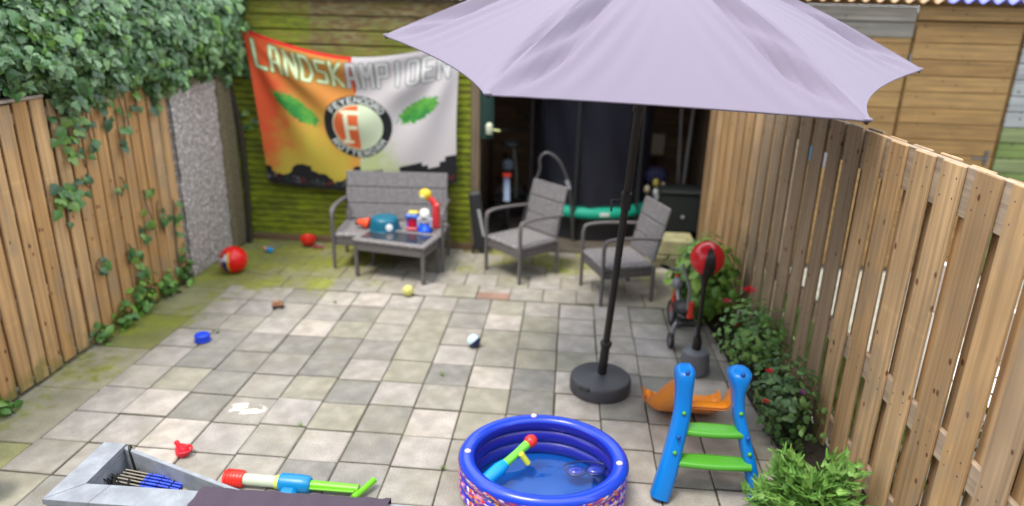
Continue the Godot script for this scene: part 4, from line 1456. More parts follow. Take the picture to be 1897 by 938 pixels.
	obj("cone_body", MB.new().lathe([Vector2(0.0, 0.10), Vector2(0.026, 0.098), Vector2(0.055, 0.0), Vector2(0.062, -0.02), Vector2(0.0, -0.022)], 20, Vector3.ZERO, Basis(Vector3.BACK, 1.45)), plain(lin(0.80, 0.09, 0.03), 0.4), o)
	obj("cone_tip", MB.new().ball(Vector3(-0.105, 0.0, 0), Vector3(0.025, 0.025, 0.025), 10, 8), plain(lin(0.08, 0.03, 0.03), 0.5), o)
	var lt := thing("toy_house", "blue and red toy house with a yellow lid on the sofa", "toy", Vector3(-1.485, Y, -6.44))
	obj("house_base", MB.new().box(Vector3(0, 0.018, 0), Vector3(0.115, 0.036, 0.08), 0.01), plain(lin(0.45, 0.012, 0.05), 0.4), lt)
	for s in [-1, 1]:
		obj("pillar", MB.new().tube([Vector3(s * 0.045, 0.03, 0), Vector3(s * 0.045, 0.13, 0)], 0.018, 10), plain(lin(0.2, 0.1, 0.5), 0.4), lt)
	obj("house_core", MB.new().box(Vector3(0, 0.085, 0), Vector3(0.07, 0.10, 0.06), 0.01), plain(lin(0.62, 0.0, 0.03), 0.4), lt)
	obj("house_top", MB.new().box(Vector3(0, 0.148, 0), Vector3(0.13, 0.05, 0.085), 0.014), plain(lin(0.0, 0.12, 0.55), 0.4), lt)
	obj("lid", MB.new().box(Vector3(0.01, 0.185, 0), Vector3(0.10, 0.025, 0.07), 0.01), plain(lin(0.62, 0.50, 0.05), 0.4), lt)
	var rk := thing("toy_rocket", "white and blue toy rocket with flared foot at right end of sofa", "toy", Vector3(-1.355, Y, -6.40))
	obj("rocket_foot", MB.new().lathe([Vector2(0, 0), Vector2(0.092, 0.0), Vector2(0.08, 0.03), Vector2(0.045, 0.09), Vector2(0.035, 0.12)], 4, Vector3.ZERO, Basis(Vector3.UP, 0.7)), plain(lin(0.0, 0.09, 0.72), 0.35), rk)
	obj("rocket_body", MB.new().lathe([Vector2(0.04, 0.10), Vector2(0.052, 0.13), Vector2(0.052, 0.19), Vector2(0.04, 0.225), Vector2(0.0, 0.24)], 20), plain(lin(0.76, 0.78, 0.80), 0.35), rk)
	obj("rocket_window", MB.new().ball(Vector3(0, 0.15, 0.045), Vector3(0.03, 0.018, 0.012), 12, 8), plain(lin(0.12, 0.13, 0.13), 0.3), rk)
	for s in [-1, 1]:
		obj("fin", MB.new().box(Vector3(s * 0.06, 0.10, 0), Vector3(0.025, 0.09, 0.05), 0.008), plain(lin(0.5, 0.52, 0.72), 0.4), rk)
	var el := thing("toy_crane", "red toy crane with a yellow ball head behind the white rocket on the sofa", "toy", Vector3(-1.30, Y, -6.54))
	obj("crane_mast", MB.new().box(Vector3(0.03, 0.13, 0), Vector3(0.07, 0.26, 0.06), 0.016), plain(lin(0.70, 0.04, 0.05), 0.4), el)
	obj("crane_arm", MB.new().tube([Vector3(0.04, 0.2, 0), Vector3(-0.01, 0.29, 0), Vector3(-0.06, 0.33, 0)], 0.03, 10), plain(lin(0.70, 0.04, 0.04), 0.4), el)
	obj("crane_head", MB.new().ball(Vector3(-0.075, 0.345, 0.0), Vector3(0.062, 0.055, 0.05), 16, 10), plain(lin(0.80, 0.55, 0.03), 0.4), el)
	obj("crane_eye", MB.new().ball(Vector3(-0.095, 0.33, 0.045), Vector3(0.025, 0.022, 0.012), 10, 8), plain(lin(0.7, 0.65, 0.35), 0.4), el)

func ring_tube(c: Vector3, r: float) -> Array:
	var o := []
	for i in 17:
		var a := TAU * i / 16
		o.append(c + Vector3(0, cos(a) * r, sin(a) * r))
	return o

# ---------------------------------------------------------------- inside the shed
func shed_contents() -> void:
	var black := plain(lin(0.022, 0.022, 0.026), 0.6)
	var t := thing("trampoline", "small trampoline with a green pad and black safety net inside the shed", "trampoline", Vector3(0.27, 0, -8.1))
	var R := 0.72
	var green := tri_mat(lin(0.0, 0.40, 0.27), t_fine, Vector3.ONE * 5, 0.6, 0.05)
	var prof := []
	prof = [Vector2(R - 0.01, 0.29), Vector2(R + 0.012, 0.295), Vector2(R + 0.018, 0.34), Vector2(R + 0.0, 0.385), Vector2(R - 0.05, 0.405), Vector2(R - 0.18, 0.41), Vector2(R - 0.19, 0.38)]
	obj("pad", MB.new().lathe(prof, 56), green, t)
	obj("pad_label", MB.new().box(Vector3(0.16, 0.345, 0.722), Vector3(0.11, 0.04, 0.012), 0.003, Basis(Vector3.UP, 0.22)), plain(lin(0.65, 0.7, 0.68), 0.6), t)
	obj("mat", MB.new().lathe([Vector2(0.66, 0.37), Vector2(0, 0.36)], 40), black, t)
	var net := plain(Color(0.10, 0.10, 0.16, 0.86), 0.8)
	net.transparency = BaseMaterial3D.TRANSPARENCY_ALPHA
	var rows := []
	for i in 25:
		var y := 0.40 + 1.5 * i / 24.0
		var ring := []
		for k in 60:
			var a := TAU * k / 60.0
			var r := R - 0.055 - 0.035 * sin(i / 24.0 * PI) * (0.6 + 0.4 * cos(a * 6.0)) + 0.016 * sin(a * 11.0 + i * 0.33) + 0.008 * sin(a * 23.0 - i * 0.5)
			ring.append(Vector3(cos(a) * r, y, -sin(a) * r))
		rows.append(ring)
	obj("safety_net", MB.new().grid(rows, true, true), net, t)
	for k in 6:
		var a := TAU * (k + 0.27) / 6.0
		obj("net_pole", MB.new().tube([Vector3(cos(a) * R, 0.1, -sin(a) * R), Vector3(cos(a) * R, 1.9, -sin(a) * R)], 0.018, 8), black, t)
		obj("leg", MB.new().tube([Vector3(cos(a) * (R - 0.06), 0.33, -sin(a) * (R - 0.06)), Vector3(cos(a) * (R - 0.06), 0.015, -sin(a) * (R - 0.06))], 0.018, 8), black, t)
	obj("skirt", MB.new().lathe([Vector2(R - 0.07, 0.03), Vector2(R - 0.06, 0.33)], 40), black, t)
	# bicycle seen from behind
	var b := thing("bicycle", "dark bicycle seen from behind with a red reflector and pale mudguard in shed", "bicycle", Vector3(-0.68, 0, -7.75), 0.12)
	var met := plain(lin(0.14, 0.14, 0.15), 0.35, 0.7)
	wheel(b, Vector3(0, 0.31, 0), 0.31, 0.045, black, plain(lin(0.05, 0.05, 0.055), 0.5, 0.5))
	wheel(b, Vector3(0, 0.31, -0.95), 0.31, 0.045, black, plain(lin(0.05, 0.05, 0.055), 0.5, 0.5))
	obj("mudguard", MB.new().sweep(arc3([Vector3(-0.01, 0.44, 0.335), Vector3(-0.01, 0.58, 0.24), Vector3(-0.01, 0.655, 0.09)], 5), [0.035, 0.035, 0.035, 0.035, 0.035, 0.035, 0.035, 0.035, 0.035, 0.035, 0.03], [0.006, 0.006, 0.006, 0.006, 0.006, 0.006, 0.006, 0.006, 0.006, 0.006, 0.006]), plain(lin(0.40, 0.50, 0.66), 0.4), b)
	obj("reflector", MB.new().box(Vector3(-0.01, 0.70, 0.19), Vector3(0.10, 0.05, 0.03), 0.012), plain(lin(0.85, 0.06, 0.03), 0.3), b)
	obj("saddle_bag", MB.new().box(Vector3(0.0, 0.80, 0.12), Vector3(0.12, 0.12, 0.12), 0.03), plain(lin(0.06, 0.08, 0.11), 0.7), b)
	obj("saddle", MB.new().ball(Vector3(0.03, 1.03, 0.05), Vector3(0.10, 0.045, 0.14), 16, 10), black, b)
	obj("seat_post", MB.new().tube([Vector3(0.1, 0.4, 0.0), Vector3(0.1, 0.70, 0.04), Vector3(0.06, 1.0, 0.05)], 0.022, 10), met, b)
	obj("frame", MB.new().tube([Vector3(0, 0.31, 0), Vector3(0, 0.65, -0.15), Vector3(0, 0.75, -0.75), Vector3(0, 0.31, -0.95)], 0.02, 8), black, b)
	obj("handlebar", MB.new().tube(arc3([Vector3(-0.26, 1.12, -0.62), Vector3(-0.1, 1.06, -0.75), Vector3(0.1, 1.06, -0.75), Vector3(0.26, 1.12, -0.62)], 5), 0.014, 8), met, b)
	# coat
	var c := thing("hanging_coat", "dark green coat hanging on the post at the left of shed opening", "coat", Vector3(-0.84, 0, -7.0))
	var rows2 := []
	for i in 17:
		var f := i / 16.0
		var y := 1.92 - 0.72 * f
		var ring := []
		for k in 20:
			var a := TAU * k / 20.0
			var wd := 0.055 + 0.02 * sin(f * 2.4) + 0.012 * sin(a * 5.0 + f * 3.0) * f
			ring.append(Vector3(cos(a) * wd, y, -0.02 - sin(a) * wd * 0.6))
		rows2.append(ring)
	obj("coat_body", MB.new().grid(rows2, true, true), tri_mat(lin(0.006, 0.035, 0.028), t_fine, Vector3.ONE * 6, 0.9, 0.1), c)
	obj("coat_hook", MB.new().tube([Vector3(0, 1.90, -0.02), Vector3(0, 1.97, -0.03)], 0.01, 6), met, c)
	var lamp := thing("plastic_fitting", "pale plastic fitting sticking out beside the green coat", "fitting", Vector3(-0.80, 1.31, -6.95))
	obj("fitting_body", MB.new().lathe([Vector2(0, -0.06), Vector2(0.032, -0.055), Vector2(0.036, 0.03), Vector2(0.02, 0.055), Vector2(0, 0.06)], 16), plain(lin(0.55, 0.58, 0.45), 0.5), lamp)
	obj("fitting_spout", MB.new().tube([Vector3(0.02, -0.01, 0), Vector3(0.11, -0.02, 0.01)], 0.012, 8), plain(lin(0.42, 0.45, 0.18), 0.5), lamp)
	# folded item leaning by the cladding
	var f := thing("folded_chair", "black folded camping chair with a white stripe leaning at the shed corner", "folding chair", Vector3(-0.90, 0, -6.90), 0.25)
	obj("folded_frame", MB.new().box(Vector3(0, 0.36, 0), Vector3(0.13, 0.62, 0.07), 0.02, Basis(Vector3.BACK, 0.12)), black, f)
	obj("white_stripe", MB.new().box(Vector3(0.03, 0.34, 0.038), Vector3(0.03, 0.30, 0.008), 0.003, Basis(Vector3.BACK, 0.2)), plain(lin(0.4, 0.4, 0.42), 0.6), f)
	for s in [-1, 1]:
		obj("foot", MB.new().tube([Vector3(s * 0.05, 0.0, 0.0), Vector3(s * 0.045, 0.1, 0.0)], 0.014, 8), black, f)
	# bent tube frame
	var tf := thing("tube_frame", "bent grey tubular pushchair frame behind the left armchair", "pushchair frame", Vector3.ZERO)
	obj("bent_tube", MB.new().tube(arc3([Vector3(-0.50, 0.1, -7.2), Vector3(-0.36, 0.66, -7.1), Vector3(-0.285, 0.87, -7.1), Vector3(-0.285, 1.0, -7.1), Vector3(-0.21, 1.06, -7.1), Vector3(-0.09, 0.98, -7.1), Vector3(0.0, 0.80, -7.1), Vector3(0.04, 0.66, -7.1), Vector3(0.1, 0.1, -7.15)], 6), 0.014, 10), plain(lin(0.10, 0.10, 0.105), 0.4, 0.4), tf)
	obj("grip", MB.new().tube([Vector3(-0.0, 0.78, -7.097), Vector3(0.032, 0.69, -7.097)], 0.022, 10), plain(lin(0.3, 0.31, 0.34), 0.5), tf)
	# poles
	var pm := plain(lin(0.24, 0.23, 0.22), 0.6)
	var p1 := obj("broom_handle", MB.new().tube([Vector3(1.33, 0.05, -8.15), Vector3(1.27, 1.4, -8.2), Vector3(1.25, 1.9, -8.2)], 0.016, 8), pm)
	tag(p1, "left of two pale pole handles leaning together in the dark shed", "pole", "poles in the shed")
	var p2 := obj("broom_handle", MB.new().tube([Vector3(1.35, 0.05, -8.12), Vector3(1.40, 1.3, -8.2), Vector3(1.43, 1.9, -8.2)], 0.017, 8), pm)
	tag(p2, "right of two pale pole handles leaning together in the dark shed", "pole", "poles in the shed")
	var bx := thing("cardboard_box", "beige carton standing on the shelf at the back of shed", "carton", Vector3(1.08, 0, -8.62))
	obj("carton_body", MB.new().box(Vector3(0, 0.93, 0), Vector3(0.17, 0.25, 0.12), 0.006), tri_mat(lin(0.42, 0.36, 0.25), t_fine, Vector3.ONE * 4, 0.9), bx)
	obj("carton_flap", MB.new().box(Vector3(-0.14, 0.95, 0), Vector3(0.05, 0.22, 0.1), 0.004), tri_mat(lin(0.36, 0.31, 0.23), t_fine, Vector3.ONE * 4, 0.9), bx)
	var bg := thing("toy_bag", "dark blue bag heaped with pale soft toys behind the trampoline", "bag", Vector3(0.98, 0, -7.72))
	obj("bag_body", MB.new().ball(Vector3(0.02, 0.70, -0.1), Vector3(0.14, 0.11, 0.10), 16, 12), plain(lin(0.010, 0.012, 0.045), 0.8), bg)
	obj("bag_stand", MB.new().box(Vector3(0.02, 0.3, -0.12), Vector3(0.2, 0.58, 0.2), 0.02), black, bg)
	var sp := [Vector3(-0.08, 0.58, 0.02), Vector3(0.02, 0.55, 0.04), Vector3(0.01, 0.66, 0.04), Vector3(0.09, 0.62, 0.02), Vector3(0.04, 0.50, 0.03)]
	var scs := [Color(0.55, 0.48, 0.33), Color(0.6, 0.6, 0.6), Color(0.45, 0.36, 0.06), Color(0.40, 0.32, 0.2), Color(0.62, 0.6, 0.58)]
	for i in 5:
		obj("soft_toy", MB.new().ball(sp[i], Vector3(0.035, 0.048, 0.035), 12, 8), plain(lin(scs[i].r, scs[i].g, scs[i].b), 0.9), bg)
	var bin := thing("storage_bin", "dark green-black storage bin on a block at the right of shed", "bin", Vector3(1.24, 0, -7.55))
	obj("bin_body", MB.new().box(Vector3(0, 0.40, 0), Vector3(0.42, 0.42, 0.36), 0.02), plain(lin(0.009, 0.013, 0.013), 0.7), bin)
	obj("bin_lid", MB.new().box(Vector3(0, 0.63, 0), Vector3(0.45, 0.03, 0.39), 0.01), plain(lin(0.009, 0.014, 0.013), 0.7), bin)
	obj("bin_latch", MB.new().lathe([Vector2(0.022, 0), Vector2(0.02, 0.01), Vector2(0, 0.011)], 12, Vector3(0.03, 0.36, 0.18), Basis(Vector3.RIGHT, PI / 2)), plain(lin(0.25, 0.25, 0.26), 0.4), bin)
	var cr := thing("plastic_crate", "dark crate with folded bags standing left of the bicycle in shed", "crate", Vector3(-0.72, 0, -8.55), 0.2)
	for q in 4:
		obj("slat", MB.new().box(Vector3(0, 0.06 + 0.075 * q, 0.17), Vector3(0.42, 0.05, 0.015), 0.004), plain(lin(0.05, 0.045, 0.05), 0.6), cr)
		obj("slat", MB.new().box(Vector3(0.21, 0.06 + 0.075 * q, 0), Vector3(0.015, 0.05, 0.32), 0.004), plain(lin(0.05, 0.045, 0.05), 0.6), cr)
	obj("crate_base", MB.new().box(Vector3(0, 0.025, 0), Vector3(0.42, 0.02, 0.33), 0.004), plain(lin(0.05, 0.045, 0.05), 0.6), cr)
	obj("folded_bag", MB.new().box(Vector3(0, 0.20, 0), Vector3(0.36, 0.28, 0.26), 0.05), plain(lin(0.16, 0.13, 0.10), 0.9), cr)
	var hs := thing("garden_hose", "coiled hose hanging on the brown back wall of shed", "hose", Vector3(-0.55, 1.32, -8.93))
	for q in 4:
		obj("hose_coil", MB.new().tube(ring_path(Vector3.ZERO, 0.15 - 0.012 * q, 0.17 - 0.01 * q, 22).map(func(w): return Vector3(w.x, w.z, 0.012 * q)), 0.010, 6), plain(lin(0.10, 0.10, 0.07), 0.5), hs)
	obj("hose_peg", MB.new().tube([Vector3(0, 0.15, -0.05), Vector3(0, 0.15, 0.06)], 0.012, 6), plain(lin(0.2, 0.2, 0.2), 0.5), hs)
	var st := thing("concrete_step", "pale mossy concrete block step at foot of the right fence", "step", Vector3(1.13, 0, -6.92))
	obj("upper_block", MB.new().box(Vector3(0, 0.21, 0.02), Vector3(0.36, 0.16, 0.30), 0.012), tri_mat(lin(0.40, 0.39, 0.22), t_conc, Vector3.ONE * 2, 0.9, 0.2), st)
	obj("lower_block", MB.new().box(Vector3(-0.02, 0.065, 0.03), Vector3(0.40, 0.12, 0.34), 0.012), tri_mat(lin(0.20, 0.19, 0.11), t_conc, Vector3.ONE * 2, 0.9, 0.2), st)

func neighbour_garden() -> void:
	var pave := tri_mat(lin(0.42, 0.42, 0.36), t_conc, Vector3.ONE * 1.2, 0.9, 0.1)
	struct("neighbour_paving", MB.new().box(Vector3(4.4, -0.03, -4.4), Vector3(5.2, 0.06, 5.1)), pave)
	var gm := plain(Color.WHITE, 0.7)
	gm.vertex_color_use_as_albedo = true
	var blade := MB.new()
	blade.tri(Vector3(-0.006, 0, 0), Vector3(0.006, 0, 0), Vector3(0.004, 0.12, 0.03), Vector3.BACK)
	var xf := []
	var cs := []
	for i in 4000:
		var z := rng.randf_range(-6.6, -3.3)
		var x := fence_x(z) + rng.randf_range(0.14, 0.75)
		xf.append(Transform3D(Basis(Vector3.UP, rng.randf() * TAU).scaled(Vector3.ONE * rng.randf_range(0.6, 1.6)), Vector3(x, 0.0, z)))
		var q := rng.randf_range(0.7, 1.2)
		cs.append(Color(0.11 * q, 0.22 * q, 0.035 * q))
	copies("grass", blade.mesh(), gm, xf, cs, self)
	var g := get_node("grass")
	tag(g, "green grass strip behind the right fence", "grass")
	var wh := plain(lin(0.78, 0.78, 0.78), 0.4)
	var t := thing("garden_bench", "white plastic garden bench seen through gaps of the right fence", "bench", Vector3(2.36, 0, -3.62))
	obj("backrest", MB.new().box(Vector3(-0.06, 0.90, 0), Vector3(0.03, 0.32, 1.15), 0.01), wh, t)
	obj("seat", MB.new().box(Vector3(0.2, 0.43, 0), Vector3(0.46, 0.035, 1.15), 0.01), wh, t)
	for sz in [-1, 1]:
		obj("leg", MB.new().box(Vector3(-0.06, 0.37, sz * 0.53), Vector3(0.035, 0.74, 0.05), 0.008), wh, t)
		obj("leg", MB.new().box(Vector3(0.40, 0.205, sz * 0.53), Vector3(0.04, 0.41, 0.05), 0.008), wh, t)
	shrub("hedge_bush", "dark green bush behind the near end of the right fence", "bush", Vector3(2.15, 0, -2.55), Vector3(0.30, 0.75, 0.55), 0.62, 2200, leaf_mesh(0.07, 0.05), Color(0.03, 0.07, 0.025), Color(0.05, 0.11, 0.03), 0.3, Vector2(0.7, 1.4))
	var b := thing("garden_lounger", "blue and pale lounger back behind far end of right fence", "lounger", Vector3(2.0, 0, -5.85))
	obj("blue_cushion", MB.new().box(Vector3(0, 1.48, 0), Vector3(0.04, 0.32, 0.22), 0.01), plain(lin(0.04, 0.22, 0.45), 0.4), b)
	obj("pale_cushion", MB.new().box(Vector3(0, 1.48, 0.32), Vector3(0.04, 0.30, 0.26), 0.01), plain(lin(0.35, 0.40, 0.52), 0.4), b)
	for sz in [-0.1, 0.42]:
		obj("leg", MB.new().box(Vector3(0.03, 0.68, sz), Vector3(0.03, 1.36, 0.03), 0.005), plain(lin(0.1, 0.1, 0.1), 0.5), b)

# ---------------------------------------------------------------- plants
func leaf_mesh(l: float, w: float, lobed := false, fold := 0.25) -> Mesh:
	# outline along +y, folded on the midrib, facing +z
	var b := MB.new()
	var pts: Array
	if lobed:
		pts = [Vector2(0.12, -0.06), Vector2(0.42, 0.05), Vector2(0.52, 0.30), Vector2(0.33, 0.42), Vector2(0.28, 0.66), Vector2(0.0, 1.0)]
	else:
		pts = [Vector2(0.22, 0.12), Vector2(0.42, 0.38), Vector2(0.36, 0.65), Vector2(0.16, 0.88), Vector2(0.0, 1.0)]
	for s in [-1.0, 1.0]:
		var prev := Vector3(0, 0, 0)
		for i in pts.size():
			var q: Vector2 = pts[i]
			var p := Vector3(s * q.x * w, q.y * l, -absf(q.x) * w * fold - 0.18 * l * q.y * q.y)
			var m0 := Vector3(0, 0.35 * l, -0.02 * l)
			if i > 0:
				b.tri(m0, prev, p, Vector3.BACK)
			else:
				b.tri(m0, Vector3.ZERO, p, Vector3.BACK)
			prev = p
	return b.mesh()

func facing(n: Vector3, roll: float, sc: float) -> Basis:
	# basis with +z along n, +y mostly hanging or rising by roll
	var z := n.normalized()
	var x := Vector3.UP.cross(z)
	if x.length() < 0.05:
		x = Vector3.RIGHT
	x = x.normalized()
	var y := z.cross(x)
	return Basis(x, y, z).rotated(z, roll).scaled(Vector3.ONE * sc)

func leaf_mat(rough := 0.45, back := 0.3) -> StandardMaterial3D:
	var m := plain(Color.WHITE, rough)
	m.vertex_color_use_as_albedo = true
	m.backlight_enabled = true
	m.backlight = Color(back, back, back)
	return m

func rnd_dir() -> Vector3:
	return Vector3(rng.randfn(), rng.randfn(), rng.randfn()).normalized()

func ivy() -> void:
	var t := thing("ivy", "large glossy ivy bush spilling over the left fence and rough wall", "ivy")
	var lm := leaf_mesh(0.062, 0.062, true)
	var mat := leaf_mat(0.33, 0.25)
	var nz := FastNoiseLite.new()
	nz.seed = 31
	nz.frequency = 1.7
	nz.fractal_octaves = 3
	var xf := []
	var cs := []
	var axis_y := 2.28
	# leaves on the lumpy shell of a long mound that lies along the fence top
	for layer in 3:
		for i in [21000, 13000, 8000][layer]:
			var z := rng.randf_range(-7.15, -2.6)
			var an := rng.randf_range(-1.35, 2.3)
			var f := (z + 7.15) / 4.5
			var rx := 0.36 + 0.10 * nz.get_noise_2d(z * 1.2, 3.0)
			var ry := 0.50 + 0.12 * nz.get_noise_2d(z * 1.3, 9.0)
			var cx := -3.62
			if z > -4.2:
				cx -= 0.22 * smoothstep(-4.3, -3.6, z)
			if z < -5.8:
				ry *= 0.95
			var lump := 1.0 + 0.55 * nz.get_noise_3d(z * 2.4, an * 1.5, layer * 2.0) - layer * 0.15
			var p := Vector3(cx + cos(an) * rx * lump, axis_y + sin(an) * ry * lump, z)
			p += rnd_dir() * 0.03
			if p.y < 1.70 and z > -5.8 and p.x > -3.44 and rng.randf() < 0.75:
				continue
			if z > -4.42 and p.y < 1.90 + 0.03 * nz.get_noise_1d(z * 9.0):
				continue
			var nn := (Vector3(cos(an), sin(an) * 0.7 + 0.45, 0.35) + rnd_dir() * 0.55).normalized()
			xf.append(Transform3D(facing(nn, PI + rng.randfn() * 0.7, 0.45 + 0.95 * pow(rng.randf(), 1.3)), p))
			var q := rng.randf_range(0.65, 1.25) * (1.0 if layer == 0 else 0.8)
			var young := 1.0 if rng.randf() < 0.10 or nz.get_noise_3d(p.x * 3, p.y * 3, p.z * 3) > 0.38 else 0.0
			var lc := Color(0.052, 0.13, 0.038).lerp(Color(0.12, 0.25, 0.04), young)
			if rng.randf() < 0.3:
				lc = Color(0.17, 0.29, 0.125)  # pale leaves at random: sky highlights on the gloss, put into the colour
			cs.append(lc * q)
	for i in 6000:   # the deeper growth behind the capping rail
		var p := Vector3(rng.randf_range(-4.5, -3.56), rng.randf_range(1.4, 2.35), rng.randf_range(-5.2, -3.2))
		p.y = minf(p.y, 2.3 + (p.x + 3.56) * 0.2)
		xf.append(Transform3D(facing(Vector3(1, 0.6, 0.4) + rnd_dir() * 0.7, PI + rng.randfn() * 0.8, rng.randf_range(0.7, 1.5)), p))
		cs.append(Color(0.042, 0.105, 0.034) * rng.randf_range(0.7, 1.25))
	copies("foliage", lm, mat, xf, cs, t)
	# woody stems inside
	var bark := tri_mat(lin(0.07, 0.05, 0.035), t_rough, Vector3.ONE * 4, 0.9, 0.3)
	for i in 14:
		var z := -2.9 - i * 0.3
		var p := [Vector3(-3.62, 1.2, z), Vector3(-3.6, 1.9, z - 0.1), Vector3(-3.55 + rng.randf() * 0.1, 2.3, z - 0.3), Vector3(-3.7, 2.55, z - 0.6)]
		obj("stem", MB.new().tube(arc3(p, 4), 0.022, 6), bark, t)
	obj("stem", MB.new().tube(arc3([Vector3(-3.37, 0, -6.86), Vector3(-3.36, 0.7, -6.9), Vector3(-3.38, 1.4, -6.88), Vector3(-3.5, 2.2, -6.8)], 6), 0.03, 8), bark, t)
	# trailing shoots with leaves one can pick out
	var big := leaf_mesh(0.074, 0.074, true)
	var mats := []
	for c in [Color(0.045, 0.12, 0.03), Color(0.07, 0.17, 0.035), Color(0.03, 0.085, 0.03), Color(0.12, 0.22, 0.03)]:
		var m := plain(lin(c.r, c.g, c.b), 0.4)
		m.backlight_enabled = true
		m.backlight = Color(0.2, 0.2, 0.2)
		mats.append(m)
	var count := 0
	# each trail: z along the fence, top height, bottom height, leaves
	var trails := [[-4.46, 1.98, 1.36, 24], [-4.50, 1.95, 1.50, 12], [-4.54, 1.9, 1.62, 8], [-4.60, 1.95, 1.30, 14], [-4.75, 1.9, 1.42, 14], [-4.95, 1.9, 1.52, 12], [-5.12, 1.9, 1.35, 8], [-5.30, 1.9, 1.62, 10], [-5.55, 1.95, 1.6, 12], [-4.33, 1.26, 0.95, 16], [-4.42, 1.22, 1.08, 10], [-4.62, 1.26, 1.14, 4], [-5.0, 1.15, 1.0, 3], [-5.28, 0.98, 0.62, 5], [-5.42, 0.85, 0.55, 5], [-4.58, 0.62, 0.50, 5], [-5.15, 0.72, 0.60, 4], [-4.95, 0.62, 0.45, 6], [-5.08, 0.50, 0.25, 8], [-5.62, 0.8, 0.0, 16]]
	for tr in trails:
		var pth := []
		for k in 5:
			var f := k / 4.0
			pth.append(Vector3(-3.435, lerpf(tr[1], tr[2], f), tr[0] + 0.03 * sin(f * 5.0 + tr[0] * 7.0)))
		obj("trailing_shoot", MB.new().tube(arc3(pth, 4), 0.004, 5), bark, t)
		for k in tr[3]:
			var f := rng.randf()
			var p: Vector3 = pth[0].lerp(pth[4], f) + Vector3(0.012 + rng.randf() * 0.03, 0, rng.randfn() * 0.045)
			var o := obj("leaf", big, mats[rng.randi() % 4], t)
			o.transform = Transform3D(facing(Vector3(1, 0.45, 0.3) + rnd_dir() * 0.45, PI + rng.randfn() * 0.8, rng.randf_range(0.6, 1.15)), p)
			count += 1
	# sprigs on the shed front
	for k in 26:
		var p := Vector3(-3.36 + rng.randf() * 0.28, [1.32, 1.85, 2.05][k % 3] + rng.randfn() * 0.06, -6.97)
		var o := obj("leaf", big, mats[rng.randi() % 4], t)
		o.transform = Transform3D(facing(Vector3(0.2, 0.5, 1) + rnd_dir() * 0.4, PI + rng.randfn(), rng.randf_range(0.7, 1.1)), p)

func shrub(called: String, label: String, cat: String, at: Vector3, r: Vector3, cy: float, n: int, lm: Mesh, base_c: Color, alt_c: Color, alt: float, sc: Vector2, stems := 6, up := 0.6) -> Node3D:
	var t := thing(called, label, cat, at)
	var xf := []
	var cs := []
	var nz := FastNoiseLite.new()
	nz.seed = int(absf(at.x * 100 + at.z * 77))
	nz.frequency = 4.0
	for i in n:
		var d := rnd_dir()
		var f := pow(rng.randf(), 0.4)
		var lump := 1.0 + 0.45 * nz.get_noise_3d(d.x, d.y, d.z)
		var p := Vector3(0, cy, 0) + d * r * f * lump
		if p.y < 0.02:
			p.y = rng.randf() * 0.1
		xf.append(Transform3D(facing(d + Vector3(0, up, 0.2) + rnd_dir() * 0.5, rng.randf() * TAU, rng.randf_range(sc.x, sc.y)), p))
		var q := rng.randf_range(0.7, 1.25)
		cs.append((alt_c if rng.randf() < alt else base_c) * q)
	copies("foliage", lm, leaf_mat(0.45, 0.35), xf, cs, t)
	var bark := plain(lin(0.07, 0.06, 0.03), 0.9)
	for i in stems:
		var e := rnd_dir() * r * 0.7
		obj("stem", MB.new().tube(arc3([Vector3(e.x * 0.15, 0, e.z * 0.15), Vector3(e.x * 0.5, cy * 0.7, e.z * 0.5), Vector3(e.x, cy + absf(e.y), e.z)], 4), 0.006, 5), bark, t)
	return t

func bloom(t: Node3D, p: Vector3, r: float, c: Color) -> void:
	# ruffled petals
	var m := MB.new()
	for ring in 3:
		for k in 6:
			var a := TAU * k / 6.0 + ring * 0.5
			var d := Vector3(cos(a), 0, sin(a))
			var s := Vector3(-sin(a), 0, cos(a))
			var rr := r * (1.0 - ring * 0.28)
			var y := r * 0.25 * ring
			m.tri(p + Vector3(0, y - r * 0.2, 0), p + d * rr + s * rr * 0.45 + Vector3(0, y + r * 0.35, 0), p + d * rr - s * rr * 0.45 + Vector3(0, y + r * 0.35, 0), Vector3.UP)
	obj("flower", m, plain(lin(c.r, c.g, c.b), 0.6), t)

